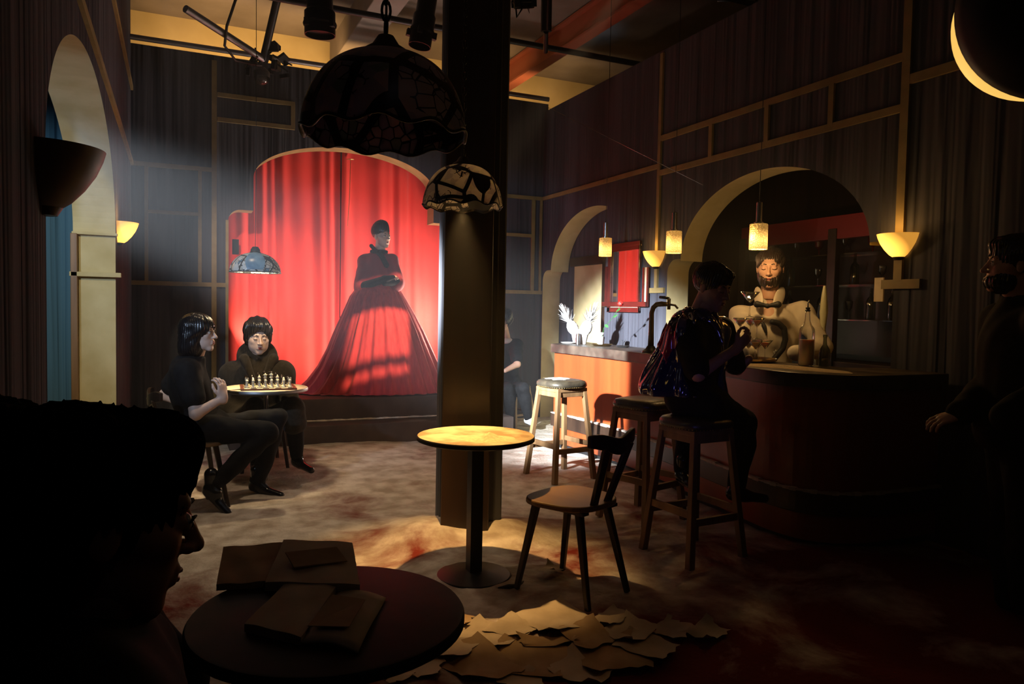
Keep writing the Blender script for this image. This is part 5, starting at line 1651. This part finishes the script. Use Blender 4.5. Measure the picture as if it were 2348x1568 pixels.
def bob(q):
    d = smin(ell(q, (0, -.018, .038), (.096, .118, .104)), ell(q, (0, -.045, -.055), (.100, .088, .110)), .03)
    d = smin(d, ell(q, (0, -.07, -.10), (.085, .06, .07)), .03)
    d = smax(d, -ell(q, (0, .150, -.050), (.092, .128, .104)), .006)
    return smax(d + strand(q), -(q[:, 2] + .158), .01)


F.hair(bob); shirt(F, 'cloth_black', .020, .62); trousers(F)
F.shoe(wr(645, 1143, 5.36), wr(588, 1105, 5.42), hgt=.07); F.shoe(wr(524, 1184, 4.92), wr(484, 1118, 4.96), hgt=.06, heel=.02)

# --- chess player in a dark coat
F = Figure('person', (.63, 6.45, 0), 'chess player in a dark high-collared coat looking down at the board')
F.setj(head=wr(591, 775, 6.12), neck=wr(590, 832, 6.2), chest=wr(588, 890, 6.25), pelvis=wr(592, 965, 6.3),
       shoulder=[wr(645, 858, 6.2), wr(535, 858, 6.25)], elbow=[wr(668, 930, 6.15), wr(512, 930, 6.2)], wrist=[wr(615, 960, 5.95), wr(560, 960, 5.95)],
       hip=[wr(620, 968, 6.2), wr(565, 968, 6.25)], knee=[wr(672, 935, 5.82), wr(590, 935, 5.80)], ankle=[wr(680, 1052, 5.98), wr(588, 1060, 5.98)])
F.body('skin_pale', (.10, -1, -.17), (0, 0, 1), 1.10, heavy=1.0)
F.face(False, browang=-.002)


def updo(q):
    d = ell(q, (0, -.02, .070), (.098, .118, .092)); d = smin(d, ell(q, (.0, .045, .105), (.070, .055, .040)), .025)
    ax = q.copy(); ax[:, 0] = np.abs(ax[:, 0]); d = smin(d, ell(ax, (.078, .0, .03), (.026, .05, .07)), .02)
    d = smin(d, ell(q, (0, -.06, -.02), (.085, .07, .09)), .02)
    return smax(d, -ell(q, (0, .150, -.022), (.076, .126, .112)), .006) + strand(q, .003, 120)


F.hair(updo)
J = F.J


def coat(P):
    d = F.torso(P, .060, w=1.12)
    for i in (0, 1): d = smin(d, F.arm(P, i, .035, frac=1.0), .05)
    for i in (0, 1): d = smin(d, F.leg(P, i, .03, .0), .04)
    c = (P - J['neck'])
    col = ell(P, J['neck'] + [0, .045, .045], (.165, .135, .15))
    d = smin(d, col, .03)
    face = ell(P, J['head'] + [.005, -.10, .01], (.092, .17, .150))
    d = smax(d, -face, .012)
    d = smax(d, -ell(P, J['head'] + [0, .02, .09], (.125, .14, .145)), .012)
    return d + folds(P, .004, 14, 7)


F.garment('coat', coat, [J['head'], J['neck'], J['pelvis']] + J['shoulder'] + J['elbow'] + J['wrist'] + J['knee'], .22, .010, 'coat_wool')


def lapel(P):
    d = None
    for sg in (-1, 1):
        a = J['neck'] + np.array([sg * .115, -.135, .045]); b = J['chest'] + np.array([sg * .03, -.195, .050])
        q = cap(P, a, b, .042, .020); d = q if d is None else np.minimum(d, q)
    return d


F.garment('lapel', lapel, [J['neck'], J['chest']], .26, .009, 'coat_wool')
trousers(F, 'cloth_black')
F.shoe(wr(714, 1084, 5.82), wr(682, 1052, 5.98), hgt=.065); F.shoe(wr(592, 1100, 5.75), wr(588, 1062, 5.98), hgt=.065)

# --- singer on the stage
sx0 = wr(875, 700, 8.25)
F = Figure('person', (sx0.x, sx0.y, .455), 'singer standing on stage in a wide red tulle gown and black gloves')
F.setj(head=wr(876, 545, 8.22), neck=wr(869, 583, 8.26), chest=wr(866, 622, 8.27), pelvis=wr(868, 672, 8.28),
       shoulder=[wr(898, 597, 8.22), wr(836, 597, 8.30)], elbow=[wr(907, 650, 8.20), wr(832, 660, 8.20)], wrist=[wr(880, 648, 8.05), wr(880, 640, 8.04)],
       hip=[wr(880, 690, 8.25), wr(855, 690, 8.3)], knee=[wr(880, 790, 8.2), wr(855, 790, 8.25)], ankle=[wr(882, 880, 8.25), wr(857, 880, 8.3)])
F.body('skin_pale', (.42, -.95, .02), (0, 0, 1), 1.04, hands=[(1, (.85, -.40, .28), (.2, .3, -.9), .35)], legs=False)
F.face(True)


def beehive(q):
    d = ell(q, (0, -.03, .075), (.088, .110, .098)); d = smin(d, ell(q, (0, -.01, .130), (.066, .080, .060)), .03)
    return smax(d, -ell(q, (0, .150, -.030), (.074, .122, .116)), .006) + strand(q, .0015)


F.hair(beehive)
J = F.J


def cape(P):
    d = F.torso(P, .018)
    for i in (0, 1): d = smin(d, cap(P, J['shoulder'][i] + [0, 0, -.01], J['elbow'][i] + [0, 0, .01], .070, .105), .05)
    d = smin(d, ell(P, (J['chest'] + J['pelvis']) / 2 + [0, 0, .06], (.21, .15, .14)), .05)
    d = smax(d, -ell(P, J['neck'] + [0, 0, .06], (.07, .07, .07)), .006)
    return smax(d, -(P[:, 2] - J['pelvis'][2] + .02), .01) + folds(P, .003, 30, 4)


F.garment('bodice_cape', cape, [J['neck'], J['pelvis']] + J['shoulder'] + J['elbow'], .2, .009, 'cape_red')


def glove(P):
    d = None
    for i, e in ((1, J['elbow'][1] + [.0, -.085, .02]), (0, J['elbow'][0] + [0, -.06, .02])):
        w = J['wrist'][i] + np.array([.0, -.03, 0]); q = cap(P, e, w, .050, .036)
        if i == 1: q = smin(q, cap(P, w, w + [.085, -.035, .022], .036, .026), .02)
        d = q if d is None else smin(d, q, .01)
    return d


F.garment('glove', glove, [J['elbow'][0], J['elbow'][1], J['wrist'][0], J['wrist'][1]], .16, .008, 'cloth_black', 'long black gloves folded in front')


def bow(P):
    n = J['neck']; d = np.abs(np.linalg.norm((P - n - [0, 0, .03]) * [1, 1, 1.6], axis=1) - .078) - .022
    d = smax(d, np.abs(P[:, 2] - n[2] - .012) - .035, .01)
    d = smin(d, cap(P, n + [-.03, -.09, .0], n + [-.10, -.05, .085], .018, .022), .01)
    return smin(d, cap(P, n + [-.02, -.10, .01], n + [.055, -.14, -.125], .024, .034), .015)


F.garment('neck_bow', bow, [J['neck']], .22, .007, 'cloth_black')
# skirt
rows = [(652, 826, 912, .15), (680, 806, 930, .24), (720, 790, 952, .30), (760, 773, 972, .35), (800, 757, 990, .39), (840, 738, 1008, .42), (870, 718, 1022, .44), (893, 697, 1034, .45), (906, 676, 1042, .455), (915, 668, 1048, .46)]


def skirt_ring(px_l, px_r, py, ry, k, n, i, amp):
    cxp = 872; a = 2 * PI * k / n; s_ = 8.22 / FPX
    r = (cxp - px_l) * s_ if math.cos(a) < 0 else (px_r - cxp) * s_
    pl_ = 1 + amp * (math.sin(k * 2 * PI / n * 26 + i * .12) + .6 * math.sin(k * 2 * PI / n * 47 + 1.3 - i * .1))
    z = wr(cxp, py, 8.22).z
    c = wr(cxp, py, 8.22)
    rt_ = Vector((.985, -.17, 0)); fw_ = Vector((.17, .985, 0))
    p = Vector((c.x, 8.14, z)) + rt_ * (r * math.cos(a) * pl_) + fw_ * (ry * math.sin(a) * pl_)
    p.z = max(z, .462 + .004 * math.sin(k))
    p.y = max(p.y, 7.66); p.y = min(p.y, 8.90)
    return p


for lname, sc_, mt, amp in (('underskirt', .90, 'cape_red', .012), ('tulle_skirt', 1.0, 'tulle', .030)):
    n = 260; m = MB(); rr_ = []
    for a, b in zip(rows[:-1], rows[1:]):
        for q in (0, .5): rr_.append([a[j] * (1 - q) + b[j] * q for j in range(4)])
    rr_.append(list(rows[-1]))
    for i, (py, l, r, ry) in enumerate(rr_):
        l2 = 872 - (872 - l) * sc_; r2 = 872 + (r - 872) * sc_
        for k in range(n): m.v.append(skirt_ring(l2, r2, py, ry * sc_, k, n, i, amp * min(1, .3 + i * .12)) - F.root.location)
    m.f = [(i * n + k, (i + 1) * n + k, (i + 1) * n + (k + 1) % n, i * n + (k + 1) % n) for i in range(len(rr_) - 1) for k in range(n)]; m.mi = [0] * len(m.f)
    m.build(lname, mt, F.root, True)

# --- customer on the bar stool
F = Figure('person', (2.76, 3.46, 0), 'customer on a bar stool in a shiny dark vinyl jacket, head bowed, hand raised')
F.setj(head=wr(1634, 662, 4.30), neck=wr(1606, 714, 4.36), chest=wr(1596, 808, 4.34), pelvis=(2.76, 3.47, .90),
       shoulder=[wr(1652, 758, 4.52), wr(1580, 764, 4.20)], elbow=[wr(1690, 845, 4.60), wr(1600, 858, 4.05)], wrist=[wr(1718, 822, 4.55), wr(1690, 798, 4.18)],
       hip=[(2.84, 3.56, .88), (2.76, 3.36, .88)], knee=[(3.00, 3.86, .74), (3.06, 3.40, .76)], ankle=[wr(1566, 1085, 4.70), (2.98, 3.36, .37)])
F.body('skin_tan', (.22, -.90, -.30), (0, 0, 1), 1.06, hands=[(1, (.62, -.25, .72), (-.3, .9, .1), .75, )])
F.face(False)


def short_hair(q):
    d = ell(q, (0, -.022, .050), (.088, .110, .096)); d = smin(d, ell(q, (0, .05, .095), (.060, .045, .030)), .02)
    return smax(d, -ell(q, (0, .135, -.060), (.105, .116, .118)), .006) + strand(q, .0025, 150)


F.hair(short_hair, 'hair_black')
shirt(F, 'cloth_black', .018, .85); trousers(F)
J = F.J
F.shoe(wr(1590, 1125, 4.55), J['ankle'][0], 'black_gloss', hgt=.06); F.shoe((3.14, 3.30, .30), J['ankle'][1], 'black_gloss', hgt=.06)
hem = wr(1520, 905, 4.3)[2]


def vinyl(P):
    a, b = np.array(wr(1588, 752, 4.42)), np.array(wr(1545, 880, 4.34))
    d = cap(P, a, b, .125, .185)
    d = smin(d, F.torso(P, .035), .05)
    d = smin(d, cap(P, np.array(wr(1560, 745, 4.3)), np.array(wr(1502, 890, 4.25)), .045, .085), .04)
    cut = ell(P, np.array(wr(1640, 820, 4.12)), (.17, .20, .26))
    d = smax(d, -cut, .02)
    th = np.arctan2(P[:, 1] - 3.5, P[:, 0] - 2.7)
    d = d + .010 * np.sin(th * 11 + P[:, 2] * 5) + .006 * np.sin(th * 23 - P[:, 2] * 9)
    d = smax(d, -(P[:, 2] - hem), .012)
    d = smax(d, P[:, 2] - J['neck'][2] - .03, .02)
    return smax(d, -(ell(P, J['neck'] + [0, 0, .02], (.075, .075, .09))), .01)


jk = F.garment('vinyl_jacket', vinyl, [J['neck'], J['chest'], J['pelvis'], wr(1502, 890, 4.25)] + J['shoulder'], .22, .010, 'vinyl')
m = MB(); c = wr(1543, 790, 3.98); pts = []
q0, q1, q2, q3 = [wr(a, b, 4.115) for a, b in ((1541, 740), (1556, 790), (1538, 830), (1524, 792))]


def patch(P):
    c_ = np.array(wr(1540, 787, 4.10)); M = np.array(RW)
    q = (P - c_) @ M
    d = np.abs(q[:, 0] + q[:, 1] * .12) / .045 + np.abs(q[:, 1]) / .125 - 1
    return np.maximum(d * .035, np.abs(vinyl(P) - .004) - .0055)


F.garment('red_patch', patch, [wr(1540, 787, 4.1)], .20, .006, 'vinyl_red', 'dark red lozenge panel on the jacket')

# --- bartender
F = Figure('person', (wr(1766, 700, 5.75)[0], wr(1766, 700, 5.75)[1], 0), 'bearded bartender in a cream puff-shouldered jacket with a black bow')
F.setj(head=wr(1766, 616, 5.72), neck=wr(1764, 680, 5.76), chest=wr(1768, 758, 5.76), pelvis=wr(1768, 880, 5.80),
       shoulder=[wr(1838, 716, 5.74), wr(1702, 722, 5.84)], elbow=[wr(1885, 800, 5.55), wr(1690, 800, 5.62)], wrist=[wr(1815, 812, 5.42), wr(1720, 812, 5.42)],
       hip=[wr(1790, 900, 5.8), wr(1745, 900, 5.85)], knee=[wr(1790, 1040, 5.8), wr(1745, 1040, 5.85)], ankle=[wr(1790, 1145, 5.8), wr(1745, 1145, 5.85)])
F.body('skin', (-.76, -.68, -.16), (0, 0, 1), 1.24)
F.face(False, browang=-.004)


def longhair(q):
    d = ell(q, (0, -.03, .045), (.088, .108, .092)); d = smin(d, ell(q, (0, -.07, -.03), (.085, .07, .10)), .03)
    d = smax(d, -ell(q, (0, .145, -.026), (.074, .120, .118)), .006)
    return d + strand(q, .003, 130)


def beard(q):
    d = ell(q, (0, .034, -.062), (.066, .068, .058)); d = smax(d, -ell(q, (0, .095, -.020), (.058, .06, .030)), .006)
    d = smax(d, -cap(q, (-.017, .108, -.056), (.017, .108, -.056), .011), .004); d = smax(d, -ell(q, (0, .105, -.022), (.012, .03, .018)), .004)
    d = smax(d, -ell(q, (0, .10, .03), (.07, .08, .055)), .006)
    d = smax(d, -(q[:, 1] + .01), .01)
    return d + strand(q, .002, 200)


F.hair(longhair, 'hair_brown'); F.hair(beard, 'hair_brown', h=.0036, name='beard')
J = F.J
tw = np.array([-.72, -.69, 0])


def jacket(P):
    d = F.torso(P, .016, w=1.0)
    for i in (0, 1):
        d = smin(d, ell(P, J['shoulder'][i] + [0, 0, -.02], (.080, .080, .086)), .03)
        d = smin(d, F.arm(P, i, .028, frac=.9), .04)
    d = smax(d, -ell(P, J['neck'] + tw * .12 + [0, 0, -.01], (.085, .085, .15)), .015)
    d = smax(d, -ell(P, J['neck'] + [0, 0, .075], (.080, .080, .09)), .01)
    d = smax(d, -cap(P, J['neck'] + tw * .10 + [0, 0, .05], J['neck'] + tw * .15 + [0, 0, -.10], .060, .020), .01)
    return d + folds(P, .007, 30, 12)


F.garment('jacket', jacket, [J['neck'], J['pelvis'], J['chest']] + J['shoulder'] + J['elbow'] + J['wrist'], .22, .010, 'jacket_cream')
sdv = np.array([.69, -.72, 0])


def collar(P):
    d = None
    for sg in (-1, 1):
        a = J['neck'] - tw * .03 + sdv * sg * .092 + [0, 0, .060]; b = J['neck'] + tw * .165 + sdv * sg * .040 + [0, 0, -.085]
        ax = (b - a) / np.linalg.norm(b - a); nrm = sdv * sg * .80 + tw * .45 + np.array([0, 0, .35]); nrm -= (nrm @ ax) * ax; nrm /= np.linalg.norm(nrm)
        M = np.stack([ax, np.cross(nrm, ax), nrm], 1)
        q = ell(P, (a + b) / 2 + nrm * .012, (.135, .048, .013), M); d = q if d is None else np.minimum(d, q)
    return d


F.garment('collar', collar, [J['neck']], .28, .0065, 'jacket_cream')


def bow2(P):
    c = J['neck'] + tw * .225 + [0, 0, -.075]; d = cap(P, c, c, .020)
    for sg in (-1, 1): d = smin(d, cap(P, c + sdv * sg * .03 + [0, 0, .006], c + sdv * sg * .075 + [0, 0, .012], .017, .026), .012)
    return d


F.garment('bow_tie', bow2, [J['neck'] + tw * .22], .15, .007, 'black')


def front_cloth(P):
    c = J['chest'] + tw * .13 + [0, 0, -.05]
    return np.maximum(ell(P, c, (.16, .16, .20)), -(jacket(P) + .004)) * 1.0


def band(P):
    d = None; base = J['chest'] + tw * .17
    pts = [(.015, .070), (.060, .060), (.100, .02), (.110, -.06), (.095, -.13), (.03, -.22)]
    for a, b in zip(pts[:-1], pts[1:]):
        q = cap(P, base + sdv * a[0] + tw * -.3 * abs(a[0]) + [0, 0, a[1]], base + sdv * b[0] + tw * -.3 * abs(b[0]) + [0, 0, b[1]], .022); d = q if d is None else np.minimum(d, q)
    return d


F.garment('shirt_front', lambda P: np.maximum(ell(P, J['chest'] + tw * .03 + [0, 0, -.10], (.085, .085, .20)) , np.abs(jacket(P) - .006) - .007), [J['chest']], .36, .0065, 'white_cloth')
def lapels(P):
    d = None
    for sg in (-1, 1):
        a = J['neck'] + tw * .17 + sdv * sg * .035 + [0, 0, -.115]; b = J['chest'] + tw * .16 + sdv * sg * .02 + [0, 0, -.03]
        q = np.maximum(cap(P, a + sdv * sg * .02, b, .034, .006), np.abs(jacket(P) - .007) - .007); d = q if d is None else np.minimum(d, q)
    return d


F.garment('lapel', lapels, [J['neck'], J['chest']], .3, .0065, 'black', 'black pointed lapels under the bow')
F.garment('black_sash', band, [J['chest']], .36, .009, 'black', 'black band curving down the jacket front')
trousers(F)

# --- person half hidden behind the pillar
F = Figure('person', (3.70, 8.05, 0), 'person half hidden behind the pillar, dark top with white collar')
F.setj(head=wr(1153, 738, 8.85), neck=wr(1160, 778, 8.85), chest=wr(1160, 820, 8.9), pelvis=wr(1165, 885, 8.9),
       shoulder=[wr(1184, 792, 8.8), wr(1135, 792, 8.9)], elbow=[wr(1186, 835, 8.6), wr(1130, 840, 8.75)], wrist=[wr(1158, 850, 8.45), wr(1150, 858, 8.5)],
       hip=[wr(1180, 895, 8.85), wr(1155, 895, 8.9)], knee=[wr(1200, 890, 8.45), wr(1165, 892, 8.45)], ankle=[wr(1212, 962, 8.6), wr(1170, 965, 8.55)])
F.body('skin', (-.45, -.80, -.30), (0, 0, 1), 1.05)
F.face(False)
F.hair(lambda q: smax(ell(q, (0, -.02, .05), (.115, .13, .115)), -ell(q, (0, .145, -.045), (.074, .116, .108)), .006) + strand(q, .006, 80), 'hair_black', h=.006)
shirt(F, 'cloth_black', .018, .75); trousers(F, 'cloth_black')
J = F.J
F.garment('white_collar', lambda P: smax(ell(P, J['neck'] + [0, 0, -.02], (.115, .115, .045)), -ell(P, J['neck'] + [0, 0, .05], (.062, .062, .07)), .006), [J['neck']], .15, .008, 'white_cloth')
F.shoe(wr(1226, 978, 8.5), J['ankle'][0], 'white_cloth', hgt=.05)

# --- man standing at the far right
F = Figure('person', (3.50, 2.17, 0), 'man in dark clothes standing in shadow at the far right, face in profile')
F.setj(head=wr(2320, 612, 3.42), neck=wr(2334, 684, 3.45), chest=wr(2330, 800, 3.45), pelvis=wr(2325, 980, 3.45),
       shoulder=[wr(2290, 735, 3.65), wr(2400, 735, 3.25)], elbow=[wr(2275, 880, 3.60), wr(2410, 890, 3.20)], wrist=[wr(2200, 950, 3.45), wr(2300, 960, 3.15)],
       hip=[wr(2310, 1000, 3.55), wr(2350, 1000, 3.4)], knee=[wr(2310, 1200, 3.55), wr(2350, 1210, 3.4)], ankle=[wr(2310, 1385, 3.55), wr(2350, 1400, 3.4)])
F.body('skin', (-.75, .62, .04), (0, 0, 1), 1.06, hands=[(0, (-.7, .5, -.3), (.2, .3, -.9), .4)])
F.face(True)
F.hair(short_hair, 'hair_black'); F.hair(beard, 'hair_black', name='beard')
shirt(F, 'cloth_black', .022, full=True, w=1.1); trousers(F)

# --- two spectators closest to the camera
F = Figure('person', (-.10, .93, 0), 'spectator with dark piled-up hair in silhouette, nearest the camera')
F.setj(head=wr(233, 1195, .86), neck=wr(190, 1430, .88), chest=(-.12, .90, .84), pelvis=(-.13, .86, .55),
       shoulder=[(-.08, 1.05, .93), (-.06, .72, .93)], elbow=[(.00, 1.08, .68), (.01, .66, .68)], wrist=[(.15, .98, .56), (.15, .76, .56)],
       hip=[(-.08, .96, .52), (-.08, .78, .52)], knee=[(.30, .98, .50), (.30, .76, .50)], ankle=[(.26, .98, .08), (.26, .76, .08)])
F.body('skin_tan', (.97, .22, -.22), (0, 0, 1), 1.0)
F.face(True)
F.hair(lambda q: smax(smin(smin(ell(q, (0, -.03, .040), (.094, .114, .090)), ell(q, (0, .048, .095), (.055, .045, .036)), .03), ell(q, (0, -.085, -.04), (.09, .08, .12)), .03), -ell(q, (0, .140, -.050), (.090, .112, .112)), .006) + strand(q, .004, 90), 'hair_matte', h=.0045)
shirt(F, 'cloth_black', .020, full=True); trousers(F)
ch3 = copy_tree(ch0); ch3.location = (-.13, .86, 0); ch3.rotation_euler.z = math.radians(-90); ch3['label'] = 'wooden chair under the spectator nearest the camera'
F = Figure('person', (-.27, 1.52, 0), 'second spectator in silhouette at the left edge, behind the nearest one')
F.setj(head=wr(0, 1105, 1.32), neck=wr(20, 1210, 1.34), chest=(-.26, 1.53, .86), pelvis=(-.28, 1.50, .56),
       shoulder=[(-.18, 1.68, .97), (-.22, 1.36, .97)], elbow=[(-.10, 1.72, .72), (-.16, 1.34, .72)], wrist=[(.02, 1.66, .60), (-.02, 1.42, .60)],
       hip=[(-.22, 1.60, .53), (-.24, 1.42, .53)], knee=[(.08, 1.62, .50), (.06, 1.42, .50)], ankle=[(.05, 1.62, .08), (.03, 1.42, .08)])
F.body('skin_tan', (.9, .4, -.1), (0, 0, 1), 1.0)
F.hair(lambda q: smax(ell(q, (0, -.02, .04), (.110, .125, .110)), -ell(q, (0, .140, -.050), (.078, .112, .108)), .006) + strand(q, .004, 90), 'hair_matte', h=.0055)
shirt(F, 'cloth_black', .020, full=True); trousers(F)
ch4 = copy_tree(ch0); ch4.location = (-.28, 1.50, 0); ch4.rotation_euler.z = math.radians(-88); ch4['label'] = 'wooden chair under the second spectator at the left edge'
# ------------------------------------------------------------------ theatre haze filling the room
hz = bpy.data.materials.new('haze'); hz.use_nodes = True; nt = hz.node_tree
for q in list(nt.nodes): nt.nodes.remove(q)
out = nt.nodes.new('ShaderNodeOutputMaterial'); vs = nt.nodes.new('ShaderNodeVolumeScatter')
vs.inputs['Color'].default_value = (.92, .95, 1, 1); vs.inputs['Density'].default_value = .0085; vs.inputs['Anisotropy'].default_value = .25
nt.links.new(vs.outputs[0], out.inputs['Volume']); MAT['haze'] = hz
m = MB(); m.box(((XL + XR) / 2, 5.0, 2.25), (XR - XL - .02, 8.4, 4.46))
tag(m.build('haze', 'haze'), 'thin theatre haze hanging in the room', 'haze', kind='stuff')
